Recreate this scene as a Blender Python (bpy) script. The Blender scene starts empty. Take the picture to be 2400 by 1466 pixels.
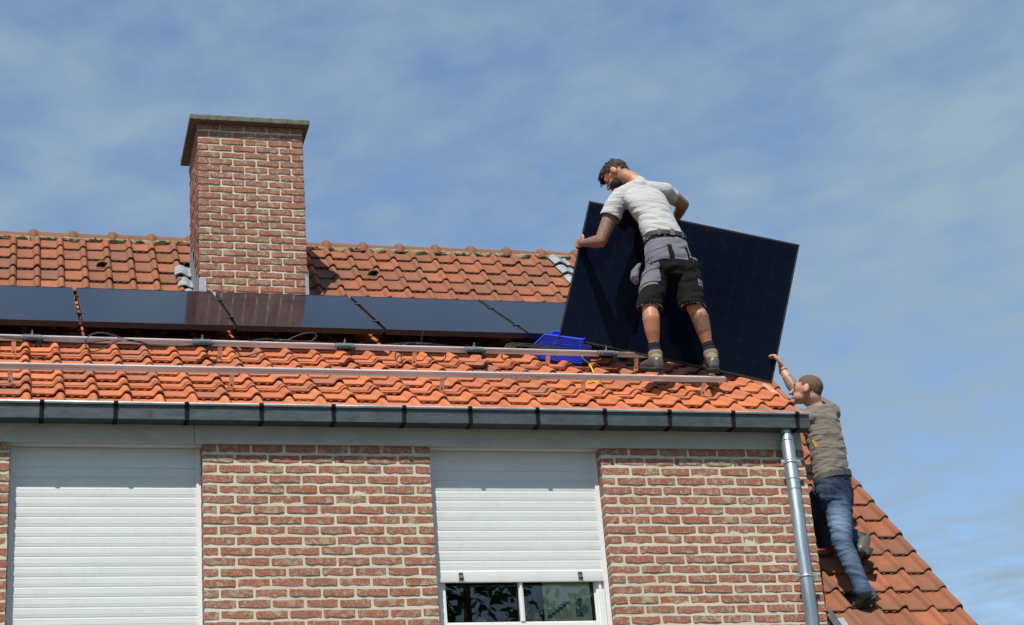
import bpy, bmesh, math, random
from mathutils import Vector, Matrix, noise
R = math.radians
V = Vector
rnd = random.Random(7)
sc = bpy.context.scene
COL = sc.collection

# ------------------------------------------------------------------ camera
CAM = V((-1.1426, -10.824, -3.770))
YAW, PITCH, ROLL = R(16.200), R(22.563), R(-4.683)
FPX = 4420.07
FW = V((math.sin(YAW)*math.cos(PITCH), math.cos(YAW)*math.cos(PITCH), math.sin(PITCH)))
_rt = V((math.cos(YAW), -math.sin(YAW), 0)); _up = _rt.cross(FW)
RT = math.cos(ROLL)*_rt + math.sin(ROLL)*_up
UP = -math.sin(ROLL)*_rt + math.cos(ROLL)*_up
cd = bpy.data.cameras.new('camera'); cam = bpy.data.objects.new('camera', cd); COL.objects.link(cam)
cd.sensor_width = 36; cd.lens = FPX/2400*36; cd.clip_end = 3000; cd.clip_start = .1
m = Matrix((RT, UP, -FW)).transposed().to_4x4(); m.translation = CAM
cam.matrix_world = m
sc.camera = cam

def P(x, y, Y):
    """the point at depth Y (metres behind the facade) that the photograph shows at pixel x, y"""
    d = FW*FPX + (x-1200)*RT - (y-733)*UP
    return CAM + d*((Y-CAM.y)/d.y)

# ------------------------------------------------------------------ light
SUN = V((.50, 1.0, -1.70)).normalized()          # direction the light travels
sl = bpy.data.lights.new('sun', 'SUN'); sl.energy = 4.8; sl.angle = R(.53); sl.color = (1, .945, .845)
so = bpy.data.objects.new('sun', sl); COL.objects.link(so); so.location = (-8, -16, 30)
so.rotation_euler = (-SUN).to_track_quat('Z', 'Y').to_euler()
world = bpy.data.worlds.new('World'); sc.world = world; world.use_nodes = True
wt = world.node_tree; wt.nodes.clear()
def wn(t, **k):
    n = wt.nodes.new(t)
    for a, b in k.items(): setattr(n, a, b)
    return n
sky = wn('ShaderNodeTexSky', sky_type='NISHITA', sun_disc=False)
sky.sun_elevation = math.asin(-SUN.z); sky.sun_rotation = math.atan2(-SUN.x, -SUN.y)
sky.air_density = 1.15; sky.dust_density = .15; sky.ozone_density = 2.2; sky.altitude = 20
tc = wn('ShaderNodeTexCoord'); sep = wn('ShaderNodeSeparateXYZ'); wt.links.new(tc.outputs['Generated'], sep.inputs[0])
zc = wn('ShaderNodeMath', operation='MAXIMUM'); wt.links.new(sep.outputs[2], zc.inputs[0]); zc.inputs[1].default_value = .03
dx = wn('ShaderNodeMath', operation='DIVIDE'); wt.links.new(sep.outputs[0], dx.inputs[0]); wt.links.new(zc.outputs[0], dx.inputs[1])
dy = wn('ShaderNodeMath', operation='DIVIDE'); wt.links.new(sep.outputs[1], dy.inputs[0]); wt.links.new(zc.outputs[0], dy.inputs[1])
cmb = wn('ShaderNodeCombineXYZ'); wt.links.new(dx.outputs[0], cmb.inputs[0]); wt.links.new(dy.outputs[0], cmb.inputs[1])
def cloud(scale, sx, sy, rot, detail, rough, dist, off):
    mp = wn('ShaderNodeMapping'); mp.inputs['Scale'].default_value = (sx, sy, 1); mp.inputs['Rotation'].default_value = (0, 0, rot)
    mp.inputs['Location'].default_value = off
    wt.links.new(cmb.outputs[0], mp.inputs[0])
    n = wn('ShaderNodeTexNoise'); wt.links.new(mp.outputs[0], n.inputs['Vector'])
    n.inputs['Scale'].default_value = scale; n.inputs['Detail'].default_value = detail
    n.inputs['Roughness'].default_value = rough; n.inputs['Distortion'].default_value = dist
    return n.outputs['Fac']
def wmath(op, a, b):
    n = wn('ShaderNodeMath', operation=op)
    for i, v in enumerate((a, b)):
        if isinstance(v, (int, float)): n.inputs[i].default_value = v
        else: wt.links.new(v, n.inputs[i])
    return n.outputs[0]
c1 = cloud(1.3, 1.0, .8, R(20), 2, .5, .2, (12., 3., 0))      # broad banks
c2 = cloud(8., 1.0, .9, R(40), 4, .5, .15, (1.3, 4.2, 0))      # rippled mackerel texture
c3 = cloud(24, 1.0, .7, R(40), 3, .5, .1, (0, 0, 2))
s = wmath('ADD', wmath('MULTIPLY', c1, .85), wmath('ADD', wmath('MULTIPLY', c2, .90), wmath('MULTIPLY', c3, .16)))
mr = wn('ShaderNodeMapRange'); wt.links.new(s, mr.inputs[0])
for k_, v_ in enumerate((.74, 1.22, .10, 1.0)): mr.inputs[k_+1].default_value = v_
mx = wn('ShaderNodeMix', data_type='RGBA'); wt.links.new(mr.outputs[0], mx.inputs[0])
hs = wn('ShaderNodeHueSaturation'); hs.inputs['Saturation'].default_value = 1.06; wt.links.new(sky.outputs[0], hs.inputs['Color']); wt.links.new(hs.outputs[0], mx.inputs[6]); mx.inputs[7].default_value = (2.15, 2.90, 3.70, 1)
bg = wn('ShaderNodeBackground'); bg.inputs[1].default_value = .12; wt.links.new(mx.outputs[2], bg.inputs[0])
wo = wn('ShaderNodeOutputWorld'); wt.links.new(bg.outputs[0], wo.inputs[0])
vs = sc.view_settings; vs.view_transform = 'Standard'; vs.look = 'None'; vs.gamma = 1; vs.use_curve_mapping = False
vs.exposure = .30
sc.cycles.max_bounces = 8; sc.cycles.transparent_max_bounces = 12

# ------------------------------------------------------------------ materials
class NT:
    def __init__(s, name, rough=.8, spec=.5, metal=0):
        s.m = bpy.data.materials.new(name); s.m.use_nodes = True; s.t = s.m.node_tree
        s.b = s.t.nodes['Principled BSDF']
        s.b.inputs['Roughness'].default_value = rough; s.b.inputs['Specular IOR Level'].default_value = spec
        s.b.inputs['Metallic'].default_value = metal
        s.obj = s.n('ShaderNodeTexCoord').outputs['Object']; s.info = s.n('ShaderNodeObjectInfo').outputs['Random']
    def n(s, t, **k):
        n = s.t.nodes.new(t)
        for a, b in k.items(): setattr(n, a, b)
        return n
    def put(s, sock, v):
        if hasattr(v, 'links') or hasattr(v, 'is_output'): s.t.links.new(v, sock)
        elif isinstance(v, tuple) and len(v) == 3 and sock.type == 'RGBA': sock.default_value = (*v, 1)
        else: sock.default_value = v
    def math(s, op, a, b=0, c=None):
        n = s.n('ShaderNodeMath', operation=op); s.put(n.inputs[0], a); s.put(n.inputs[1], b)
        if c is not None: s.put(n.inputs[2], c)
        return n.outputs[0]
    def vec(s, scale=(1, 1, 1), shift=0., base=None, rot=(0, 0, 0)):
        mp = s.n('ShaderNodeMapping'); s.put(mp.inputs[0], base or s.obj); mp.inputs['Scale'].default_value = scale
        mp.inputs['Rotation'].default_value = rot
        if shift:
            c = s.n('ShaderNodeCombineXYZ'); v = s.math('MULTIPLY', s.info, shift)
            for i in range(3): s.put(c.inputs[i], v)
            s.put(mp.inputs['Location'], c.outputs[0])
        return mp.outputs[0]
    def noise(s, scale, detail=4, rough=.55, vec=None, dist=0):
        n = s.n('ShaderNodeTexNoise'); s.put(n.inputs['Vector'], vec or s.obj); n.inputs['Scale'].default_value = scale
        n.inputs['Detail'].default_value = detail; n.inputs['Roughness'].default_value = rough; n.inputs['Distortion'].default_value = dist
        return n.outputs['Fac']
    def ramp(s, f, stops, interp='LINEAR'):
        n = s.n('ShaderNodeValToRGB'); s.put(n.inputs[0], f); e = n.color_ramp.elements; n.color_ramp.interpolation = interp
        while len(e) < len(stops): e.new(.5)
        for i, (p, c) in enumerate(stops):
            e[i].position = p; e[i].color = (*(c if isinstance(c, tuple) else (c, c, c)), 1)
        return n.outputs[0]
    def mix(s, f, a, b, mode='MIX'):
        n = s.n('ShaderNodeMix', data_type='RGBA', blend_type=mode); s.put(n.inputs[0], f); s.put(n.inputs[6], a); s.put(n.inputs[7], b)
        return n.outputs[2]
    def col(s, c): s.put(s.b.inputs['Base Color'], c); return s
    def bump(s, h, strength=.3, dist=.002):
        n = s.n('ShaderNodeBump'); n.inputs['Strength'].default_value = strength; n.inputs['Distance'].default_value = dist
        s.put(n.inputs['Height'], h); s.put(s.b.inputs['Normal'], n.outputs[0]); return s
    def rough(s, v): s.put(s.b.inputs['Roughness'], v); return s

def plain(name, c, rough=.7, metal=0, spec=.5, vary=.12, scale=30, bump=.0):
    t = NT(name, rough, spec, metal)
    n = t.noise(scale, 4, .6, t.vec(shift=37.))
    t.col(t.mix(t.ramp(n, [(.3, 0.), (.7, 1.)]), tuple(x*(1-vary) for x in c), tuple(min(1, x*(1+vary)) for x in c)))
    if bump: t.bump(n, bump, .003)
    return t.m

def brick_mat():
    t = NT('brick_fired_clay', .9, .3)
    v = t.vec((23, 12, 20), 60.)
    a = t.math('ADD', t.math('MULTIPLY', t.math('SUBTRACT', t.noise(1.0, 3, .6, v, .5), .5), 1.25), .548)
    a = t.math('ADD', a, t.math('MULTIPLY', t.math('SUBTRACT', t.info, .5), .20))
    base = t.ramp(a, [(.31, (.35, .28, .16)), (.40, (.26, .17, .12)), (.47, (.230, .120, .092)), (.56, (.33, .090, .040)), (.65, (.255, .115, .082)), (.76, (.33, .235, .175))])
    f = t.noise(55, 4, .7, t.vec(shift=20.))
    base = t.mix(t.ramp(f, [(.50, 0.), (.68, .42)]), base, (.42, .34, .28))
    d = t.noise(120, 2, .6, t.vec(shift=11.))
    base = t.mix(t.ramp(d, [(.66, 0.), (.70, .75)]), base, (.62, .55, .48))
    base = t.mix(t.ramp(t.noise(38, 3, .6, t.vec(shift=5.)), [(.28, .6), (.42, 0.)]), base, (.12, .055, .04))
    t.col(base); t.bump(t.math('ADD', t.noise(70, 5, .7, t.vec((1, 1, 1.6), 9.)), t.math('MULTIPLY', f, .4)), .8, .006)
    return t.m
def mortar_mat(name, c, dark=.75):
    t = NT(name, .95, .2)
    n = t.noise(60, 5, .7); b = t.noise(2.2, 3, .6)
    t.col(t.mix(t.ramp(b, [(.35, 0.), (.65, 1.)]), t.mix(n, tuple(x*(dark-.12) for x in c), c), t.mix(n, tuple(x*.9 for x in c), tuple(x*1.08 for x in c))))
    t.bump(n, .5, .004); return t.m
def tile_mat(name, c1, c2, soot, amount):
    t = NT(name, .65, .22)
    base = t.mix(t.info, c1, c2); i2 = t.math('FRACT', t.math('MULTIPLY', t.info, 7.31)); base = t.mix(t.ramp(i2, [(.80, 0.), (.95, .55)]), base, soot); base = t.mix(t.ramp(i2, [(.06, .5), (.16, 0.)]), base, tuple(min(1, x*1.25) for x in c1))
    n = t.noise(9, 4, .6, t.vec((1, .6, 1), 30.), .5)
    base = t.mix(t.ramp(n, [(.42, 0.), (.70, amount)]), base, soot)
    sp = t.n('ShaderNodeSeparateXYZ'); t.put(sp.inputs[0], t.obj)
    # soot and lichen that gather on the front rim of each tile
    e = t.math('MULTIPLY', t.ramp(t.math('ADD', sp.outputs[1], t.math('MULTIPLY', n, .03)), [(.014, 1.), (.045, 0.)]), amount*.9)
    base = t.mix(e, base, tuple(x*.9 for x in soot))
    g = t.noise(60, 3, .7, t.vec(shift=3.)); base = t.mix(t.ramp(g, [(.3, .28), (.5, 0.)]), base, (.14, .05, .03))
    base = t.mix(t.ramp(t.noise(25, 3, .7, t.vec(shift=13.)), [(.62, 0.), (.75, .22)]), base, (.45, .25, .15))
    t.col(base); t.rough(t.math('ADD', .56, t.math('MULTIPLY', n, .3))); t.bump(g, .25, .002); return t.m
def zinc_mat(name, c, rough=.42, metal=.75, streak=(1, 1, .15), spangle=1.):
    t = NT(name, rough, .5, metal)
    n = t.noise(26, 5, .65, t.vec(streak, 7.)); g = t.noise(140, 2, .5)
    b = t.mix(t.ramp(n, [(.3, 0.), (.7, 1.)]), tuple(x*.66 for x in c), tuple(min(1, x*1.18) for x in c))
    b = t.mix(t.ramp(g, [(.4, 0.), (.62, .25*spangle)]), b, tuple(x*.55 for x in c))
    b = t.mix(t.ramp(t.noise(5, 4, .75, t.vec(shift=2.)), [(.60, 0.), (.72, .35)]), b, tuple(min(1, x*1.9) for x in c))
    t.col(b); t.rough(t.math('ADD', rough-.1, t.math('MULTIPLY', n, .25))); t.bump(n, .08, .002); return t.m
def white_pvc(name, c=(.61, .64, .64)):
    t = NT(name, .42, .5)
    n = t.noise(3, 4, .6, t.vec((.4, 1, 4), 8.)); s = t.noise(160, 1, .5, t.vec((.3, 1, 1))); dg_ = t.noise(9, 5, .75, t.vec((1, 1, .35), 3.))
    b = t.mix(t.ramp(n, [(.4, 0.), (.7, .5)]), c, tuple(x*.88 for x in c))
    b = t.mix(t.ramp(dg_, [(.52, 0.), (.72, .22)]), b, tuple(x*.62 for x in c))
    b = t.mix(t.ramp(s, [(.73, 0.), (.76, .35)]), b, (.35, .35, .33)); t.col(b); return t.m
def panel_glass():
    t = NT('photovoltaic_glass', .1, .5)
    sp = t.n('ShaderNodeSeparateXYZ'); t.put(sp.inputs[0], t.obj)
    def line(ax):
        f = t.math('FRACT', t.math('DIVIDE', sp.outputs[ax], .1275)); g = t.math('ABSOLUTE', t.math('SUBTRACT', f, .5)); return g
    ax, ay = line(0), line(1)
    edge = t.math('GREATER_THAN', t.math('MAXIMUM', ax, ay), .482)
    corner = t.math('GREATER_THAN', t.math('ADD', ax, ay), .90)
    e = t.math('MAXIMUM', edge, corner)
    n = t.noise(6, 4, .7, t.vec(shift=9.))
    base = t.mix(e, (.0032, .0052, .0155), (.0095, .0080, .0095))
    base = t.mix(t.ramp(n, [(.60, 0.), (.78, .03)]), base, (.16, .17, .2))
    t.col(base); t.rough(t.ramp(n, [(.4, .085), (.75, .14)]))
    t.b.inputs['IOR'].default_value = 1.27; t.b.inputs['Specular IOR Level'].default_value = .22; t.b.inputs['Specular Tint'].default_value = (.62, .78, 1, 1)
    return t.m
def fabric(name, c, vary=.16, weave=500, rough=.95, wr=.0, seed=1., ang=0.):
    t = NT(name, rough, .15)
    n = t.noise(6, 5, .6, t.vec((1, 1, 1), 0, rot=(.3, .2, seed))); w = t.noise(weave, 2, .5)
    b = t.mix(n, tuple(x*(1-vary) for x in c), tuple(min(1, x*(1+vary)) for x in c))
    b = t.mix(t.ramp(w, [(.35, .18), (.6, 0.)]), b, tuple(x*.5 for x in c)); t.col(b)
    t.b.inputs['Sheen Weight'].default_value = .12 if max(c) > .1 else 0
    if wr:
        f = t.noise(1.0, 3, .55, t.vec((2.6, 3, 12), 0, rot=(0, ang, 0)), .35); f = t.math('ABSOLUTE', t.math('SUBTRACT', f, .5))
        f2 = t.noise(1.0, 2, .5, t.vec((5, 5, 20), 0, rot=(0, ang*1.6, .3)), .3); f2 = t.math('ABSOLUTE', t.math('SUBTRACT', f2, .5))
        t.bump(t.math('SUBTRACT', t.math('MULTIPLY', w, .02), t.math('ADD', f, t.math('MULTIPLY', f2, .35))), wr, .12)
    else: t.bump(t.math('ADD', w, t.math('MULTIPLY', t.noise(40, 3, .6), .8)), .35, .0025)
    return t.m
def denim():
    t = NT('blue_denim', .9, .15)
    n = t.noise(3.2, 2, .5, t.vec((1, 1, .5))); k = t.noise(11, 3, .55, t.vec((1.4, 1, .7)), .3); w = t.noise(420, 2, .5)
    b = t.ramp(n, [(.38, (.016, .026, .052)), (.52, (.040, .066, .125)), (.68, (.11, .165, .26))])
    b = t.mix(t.ramp(k, [(.50, 0.), (.72, .22)]), b, (.14, .20, .31)); b = t.mix(t.ramp(w, [(.35, .35), (.6, 0.)]), b, (.012, .018, .035))
    at = t.n('ShaderNodeAttribute'); at.attribute_name = 'fade'
    b = t.mix(t.math('MULTIPLY', at.outputs['Fac'], t.math('ADD', .36, t.math('MULTIPLY', k, .2))), b, (.24, .335, .50))
    f = t.noise(1.0, 3, .55, t.vec((4, 4, 15), 0, rot=(0, .5, 0)), .4); f = t.math('ABSOLUTE', t.math('SUBTRACT', f, .5))
    t.col(b); t.bump(t.math('SUBTRACT', t.math('MULTIPLY', w, .02), f), .38, .07); return t.m
def skin(name, c, tattoo=0., zlo=-9., seed=0.):
    t = NT(name, .48, .4)
    n = t.noise(14, 4, .6); b = t.mix(n, tuple(x*.82 for x in c), tuple(x*1.12 for x in c))
    h = t.noise(90, 3, .7, t.vec((1, 1, .4))); b = t.mix(t.ramp(h, [(.5, 0.), (.7, .28)]), b, tuple(x*.42 for x in c))
    t.b.inputs['Subsurface Weight'].default_value = .06; t.b.inputs['Subsurface Radius'].default_value = (.012, .005, .003)
    t.col(b); t.bump(h, .12, .002); return t.m
def ink(name, c):
    t = NT(name, .5, .35)
    v = t.vec((1, 1, 1), 0, rot=(.4, .7, .2)); a = t.noise(17, 5, .7, v, 2.2); d = t.noise(45, 3, .7, v, 1.5)
    b = t.mix(t.ramp(t.math('ADD', a, t.math('MULTIPLY', t.math('SUBTRACT', d, .5), .35)), [(.38, .15), (.46, .82), (.54, .30), (.61, .80), (.70, .3)]), c, (.058, .048, .042))
    t.b.inputs['Subsurface Weight'].default_value = .05; t.b.inputs['Subsurface Radius'].default_value = (.01, .004, .003)
    t.col(b); t.bump(d, .1, .002); return t.m
def glass_mat():
    t = NT('window_glass'); nt = t.t; nt.nodes.remove(t.b); out = [n for n in nt.nodes if n.type == 'OUTPUT_MATERIAL'][0]
    tr = t.n('ShaderNodeBsdfTransparent'); tr.inputs[0].default_value = (.90, .93, .92, 1)
    gl = t.n('ShaderNodeBsdfGlossy'); gl.inputs['Roughness'].default_value = .006
    fr = t.n('ShaderNodeFresnel'); fr.inputs[0].default_value = 1.52
    mx_ = t.n('ShaderNodeMixShader'); t.put(mx_.inputs[0], t.math('MULTIPLY', t.math('ADD', fr.outputs[0], .045), 1.35)); t.put(mx_.inputs[1], tr.outputs[0]); t.put(mx_.inputs[2], gl.outputs[0])
    t.put(out.inputs[0], mx_.outputs[0]); return t.m

M = {}
M['brick'] = brick_mat()
M['mortar'] = mortar_mat('pale_mortar', (.56, .52, .41))
M['ridge_mortar'] = (lambda t: (t.col(t.mix(t.ramp(t.noise(16, 5, .7), [(.35, 0.), (.62, 1.)]), (.30, .27, .17), t.mix(t.noise(40), (.17, .17, .05), (.45, .42, .30)))), t.bump(t.noise(40, 5, .7), .8, .01), t.m)[-1])(NT('lichened_ridge_mortar', .95, .2))
M['tile'] = tile_mat('terracotta_eaves', (.52, .160, .064), (.40, .118, .050), (.24, .115, .07), .48)
M['tile_main'] = tile_mat('terracotta_angle_browned', (.295, .100, .048), (.215, .076, .039), (.15, .080, .050), .65)  # same clay, browned to paint in the steeper slope's light angle, plus soot
M['zinc_gutter'] = zinc_mat('weathered_zinc', (.070, .088, .095), .42, .35, (.35, 1, 1))
M['zinc_bead'] = zinc_mat('bright_zinc_bead', (.66, .70, .70), .30, .85, (.2, 1, 1), .4)
M['galv'] = zinc_mat('galvanised_pipe', (.36, .43, .47), .36, .72, (1, 1, .12))
M['lead'] = zinc_mat('grey_lead', (.31, .345, .37), .5, .35, (1, 1, 1), .5)
M['black_strap'] = plain('black_strap', (.006, .006, .007), .8, 0, .15)
M['alu'] = zinc_mat('aluminium_rail', (.66, .67, .69), .36, .15, (.06, 1, 1), .2)
M['steel'] = zinc_mat('stainless_hook', (.72, .70, .68), .24, 1., (1, 1, 1), .2)
M['pvc'] = white_pvc('shutter_pvc')
M['pvc_frame'] = white_pvc('window_pvc', (.68, .70, .70))
M['fascia'] = (lambda t: (t.col(t.mix(t.ramp(t.noise(7, 5, .7, t.vec((.5, 1, 1.4))), [(.45, 0.), (.75, .45)]), (.40, .39, .345), (.20, .195, .13))), t.m)[-1])(NT('fascia_board', .7, .3))
M['pv'] = panel_glass()
M['frame_black'] = plain('black_anodised_frame', (.017, .016, .016), .38, 0, .5)
M['under'] = plain('roof_underlay', (.03, .025, .02), .95)
M['concrete'] = (lambda t: (t.col(t.mix(t.ramp(t.noise(22, 5, .7), [(.35, 0.), (.65, 1.)]), (.085, .088, .075), t.mix(t.ramp(t.noise(60), [(.5, 0.), (.7, 1.)]), (.15, .155, .13), (.24, .24, .12)))), t.bump(t.noise(50, 5, .7), .6, .006), t.m)[-1])(NT('lichened_concrete', .95, .2))
M['blue'] = plain('blue_polypropylene', (.016, .075, .88), .38, 0, .5, .08)
M['cable'] = plain('black_cable', (.012, .012, .013), .5)
M['yellow'] = (lambda t: (t.col(t.ramp(t.noise(30), [(.47, (.62, .60, .02)), (.55, (.12, .35, .03))], 'CONSTANT')), t.m)[-1])(NT('earth_wire', .5))
M['inverter'] = plain('grey_inverter_case', (.11, .135, .16), .5, .1)
M['hair1'] = (lambda t: (t.col(t.mix(t.noise(80, 3, .7, t.vec((1, 1, .25))), (.006, .004, .003), (.045, .027, .017))), t.bump(t.noise(150, 3, .7, t.vec((1, 1, .2))), .9, .008), t.m)[-1])(NT('dark_brown_hair', .55, .35))
M['hair2'] = (lambda t: (t.col(t.mix(t.noise(200, 3, .7), (.05, .030, .020), (.17, .105, .072))), t.bump(t.noise(260, 2, .7), .7, .003), t.m)[-1])(NT('cropped_hair', .75, .25))
M['skin1'] = skin('tanned_skin', (.45, .20, .11)); M['ink1'] = ink('tattooed_skin', (.40, .205, .13))
M['skin2'] = skin('fair_skin', (.50, .26, .175)); M['ink2'] = ink('tattooed_fair_skin', (.46, .25, .17))
M['tee1'] = fabric('light_grey_jersey', (.40, .405, .405), .08, wr=.32, seed=1.7, ang=.30); M['tee2'] = fabric('taupe_jersey', (.155, .135, .115), .12, wr=.45, seed=.6, ang=-.45)
M['cloth_black'] = fabric('black_canvas', (.008, .0075, .0075), .2, 380, wr=.25, ang=.6); M['cloth_grey'] = fabric('grey_canvas', (.135, .135, .165), .12, 380, wr=.2, ang=-.4)
M['denim'] = denim()
M['leather'] = plain('grey_leather', (.075, .07, .068), .42, 0, .5, .2, 40, .3); M['suede'] = plain('beige_suede', (.20, .155, .105), .9, 0, .2, .15, 60, .3)
M['rubber'] = plain('black_rubber', (.022, .021, .02), .65, 0, .4, .2, 50, .4); M['sock'] = fabric('navy_sock', (.016, .017, .026))
M['belt1'] = plain('dark_belt', (.045, .04, .036), .6, 0, .4, .15, 80, .2); M['belt2'] = plain('grey_belt', (.075, .07, .068), .6, 0, .4, .1, 80, .2)
M['glass'] = glass_mat(); M['eye'] = plain('eye', (.16, .11, .09), .3)
M['room'] = plain('dark_room', (.02, .02, .02), .95)
M['paper'] = plain('poster_paper', (.76, .80, .58), .7, 0, .3, .04); M['green_print'] = plain('green_print', (.02, .20, .07), .7); M['grey_print'] = plain('grey_print', (.12, .16, .12), .7)
M['plastic_bag'] = plain('grey_plastic_bag', (.38, .40, .40), .35, 0, .5, .25, 25, .6)
M['tag'] = plain('yellow_bristle', (.42, .27, .06), .85, 0, .2, .35, 90, .5)
M['ground'] = (lambda t: (t.col(t.mix(t.noise(.6, 5, .6), (.085, .085, .07), (.13, .125, .11))), t.m)[-1])(NT('pale_paving', .95, .2))
M['bark'] = plain('bark', (.10, .075, .05), .95, 0, .2, .3, 8, .5)
M['leaf'] = (lambda t: (t.col(t.mix(t.noise(1.2, 3), (.045, .11, .018), (.10, .19, .04))), t.m)[-1])(NT('tree_leaf', .6, .3))

# ------------------------------------------------------------------ mesh helpers
def tagit(o, label=None, cat=None, group=None, kind=None):
    for k, v in (('label', label), ('category', cat), ('group', group), ('kind', kind)):
        if v: o[k] = v
    return o
def origin(p):
    return p.get('_w', None) if p is not None else None
ORG = {}
def link(o, parent, org):
    COL.objects.link(o); ORG[o.name] = V(org)
    if parent is not None:
        o.parent = parent; o.location = V(org) - ORG[parent.name]
    else: o.location = V(org)
    return o
def empty(name, loc, label=None, cat=None, group=None, parent=None):
    o = bpy.data.objects.new(name, None); o.empty_display_size = .1; link(o, parent, loc); return tagit(o, label, cat, group)
def finish(me, mats, smooth):
    for mt in (mats if isinstance(mats, (list, tuple)) else [mats]): me.materials.append(mt)
    if smooth is not None and smooth is not False:
        me.polygons.foreach_set('use_smooth', [True]*len(me.polygons))
        if smooth is not True: me.set_sharp_from_angle(angle=R(smooth))
    me.update()
def mk(name, verts, faces, mat, parent=None, smooth=None, org=None):
    """one mesh object from world-space vertices"""
    if org is None: org = ORG[parent.name] if parent is not None else V((0, 0, 0))
    me = bpy.data.meshes.new(name); me.from_pydata([tuple(V(v)-V(org)) for v in verts], [], faces); finish(me, mat, smooth)
    return link(bpy.data.objects.new(name, me), parent, org)
def put(name, me, loc, parent, rot=None, scale=None):
    """an object that shares mesh data me"""
    o = bpy.data.objects.new(name, me); link(o, parent, loc)
    if rot is not None:
        if isinstance(rot, Matrix): o.rotation_euler = rot.to_euler()
        else: o.rotation_euler = rot
    if scale: o.scale = scale
    return o
class MB:
    def __init__(s): s.v = []; s.f = []
    def add(s, v, f):
        n = len(s.v); s.v += [V(x) for x in v]; s.f += [[i+n for i in g] for g in f]; return s
    def box(s, c, sz, M3=None):
        c = V(c); h = V(sz)/2; vs = []
        for z in (-1, 1):
            for y in (-1, 1):
                for x in (-1, 1):
                    d = V((x*h.x, y*h.y, z*h.z)); vs.append(c + (M3 @ d if M3 else d))
        return s.add(vs, [[0, 2, 3, 1], [4, 5, 7, 6], [0, 1, 5, 4], [2, 6, 7, 3], [0, 4, 6, 2], [1, 3, 7, 5]])
    def bbox(s, x0, x1, y0, y1, z0, z1): return s.box(((x0+x1)/2, (y0+y1)/2, (z0+z1)/2), (x1-x0, y1-y0, z1-z0))
    def tube(s, pts, r, n=8, cap=True, up=None):
        pts = [V(p) for p in pts]; rs = r if isinstance(r, (list, tuple)) else [r]*len(pts); rings = []; prev = None
        for i, p in enumerate(pts):
            t = (pts[min(i+1, len(pts)-1)] - pts[max(i-1, 0)]).normalized()
            a = prev - t*prev.dot(t) if prev is not None else (V((0, 0, 1)) if abs(t.z) < .9 else V((1, 0, 0)))
            if prev is None: a = a - t*a.dot(t)
            a.normalize(); prev = a; b = t.cross(a)
            rings.append([p + a*math.cos(k*2*math.pi/n)*rs[i] + b*math.sin(k*2*math.pi/n)*rs[i] for k in range(n)])
        vs = [q for g in rings for q in g]; fs = []
        for i in range(len(pts)-1):
            for k in range(n): fs.append([i*n+k, i*n+(k+1) % n, (i+1)*n+(k+1) % n, (i+1)*n+k])
        if cap: fs.append(list(range(n))[::-1]); fs.append([(len(pts)-1)*n+k for k in range(n)])
        return s.add(vs, fs)
    def prism(s, prof, a, b, fn):
        """profile points extruded from a to b: fn(u, v, t) -> world point"""
        n = len(prof); vs = [fn(u, v, a) for u, v in prof] + [fn(u, v, b) for u, v in prof]
        fs = [[k, (k+1) % n, n+(k+1) % n, n+k] for k in range(n)] + [list(range(n))[::-1], list(range(n, 2*n))]
        return s.add(vs, fs)
    def ball(s, c, r, M3=None, nu=14, nv=9):
        c = V(c); r = V((r, r, r)) if isinstance(r, (int, float)) else V(r); vs = []
        def q(d): return c + (M3 @ V((d[0]*r.x, d[1]*r.y, d[2]*r.z)) if M3 else V((d[0]*r.x, d[1]*r.y, d[2]*r.z)))
        vs.append(q((0, 0, 1)))
        for j in range(1, nv):
            th = math.pi*j/nv
            for i in range(nu):
                ph = 2*math.pi*i/nu; vs.append(q((math.sin(th)*math.cos(ph), math.sin(th)*math.sin(ph), math.cos(th))))
        vs.append(q((0, 0, -1))); fs = []
        for i in range(nu): fs.append([0, 1+i, 1+(i+1) % nu]); fs.append([len(vs)-1, 1+(nv-2)*nu+(i+1) % nu, 1+(nv-2)*nu+i])
        for j in range(nv-2):
            for i in range(nu): a = 1+j*nu+i; b = 1+j*nu+(i+1) % nu; fs.append([a, a+nu, b+nu, b])
        return s.add(vs, fs)
    def cone(s, a, b, ra, rb, n=14):
        """capsule with two radii"""
        a = V(a); b = V(b); s.ball(a, ra, None, n, 8); s.ball(b, rb, None, n, 8); return s.tube([a, b], [ra, rb], n)
    def chain(s, pts, n=14):
        for (a, ra), (b, rb) in zip(pts, pts[1:]): s.cone(a, b, ra, rb, n)
        return s
    def loft(s, rings, n=18, p=2.3):
        """rings: (centre, half-width vector, half-depth vector)"""
        vs = []
        for c, a, b in rings:
            for k in range(n):
                t = 2*math.pi*k/n; ct, st = math.cos(t), math.sin(t)
                vs.append(V(c) + V(a)*math.copysign(abs(ct)**(2/p), ct) + V(b)*math.copysign(abs(st)**(2/p), st))
        fs = []
        for i in range(len(rings)-1):
            for k in range(n): fs.append([i*n+k, i*n+(k+1) % n, (i+1)*n+(k+1) % n, (i+1)*n+k])
        fs.append(list(range(n))[::-1]); fs.append([(len(rings)-1)*n+k for k in range(n)])
        return s.add(vs, fs)
    def obj(s, name, mat, parent=None, smooth=None, org=None): return mk(name, s.v, s.f, mat, parent, smooth, org)

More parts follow.
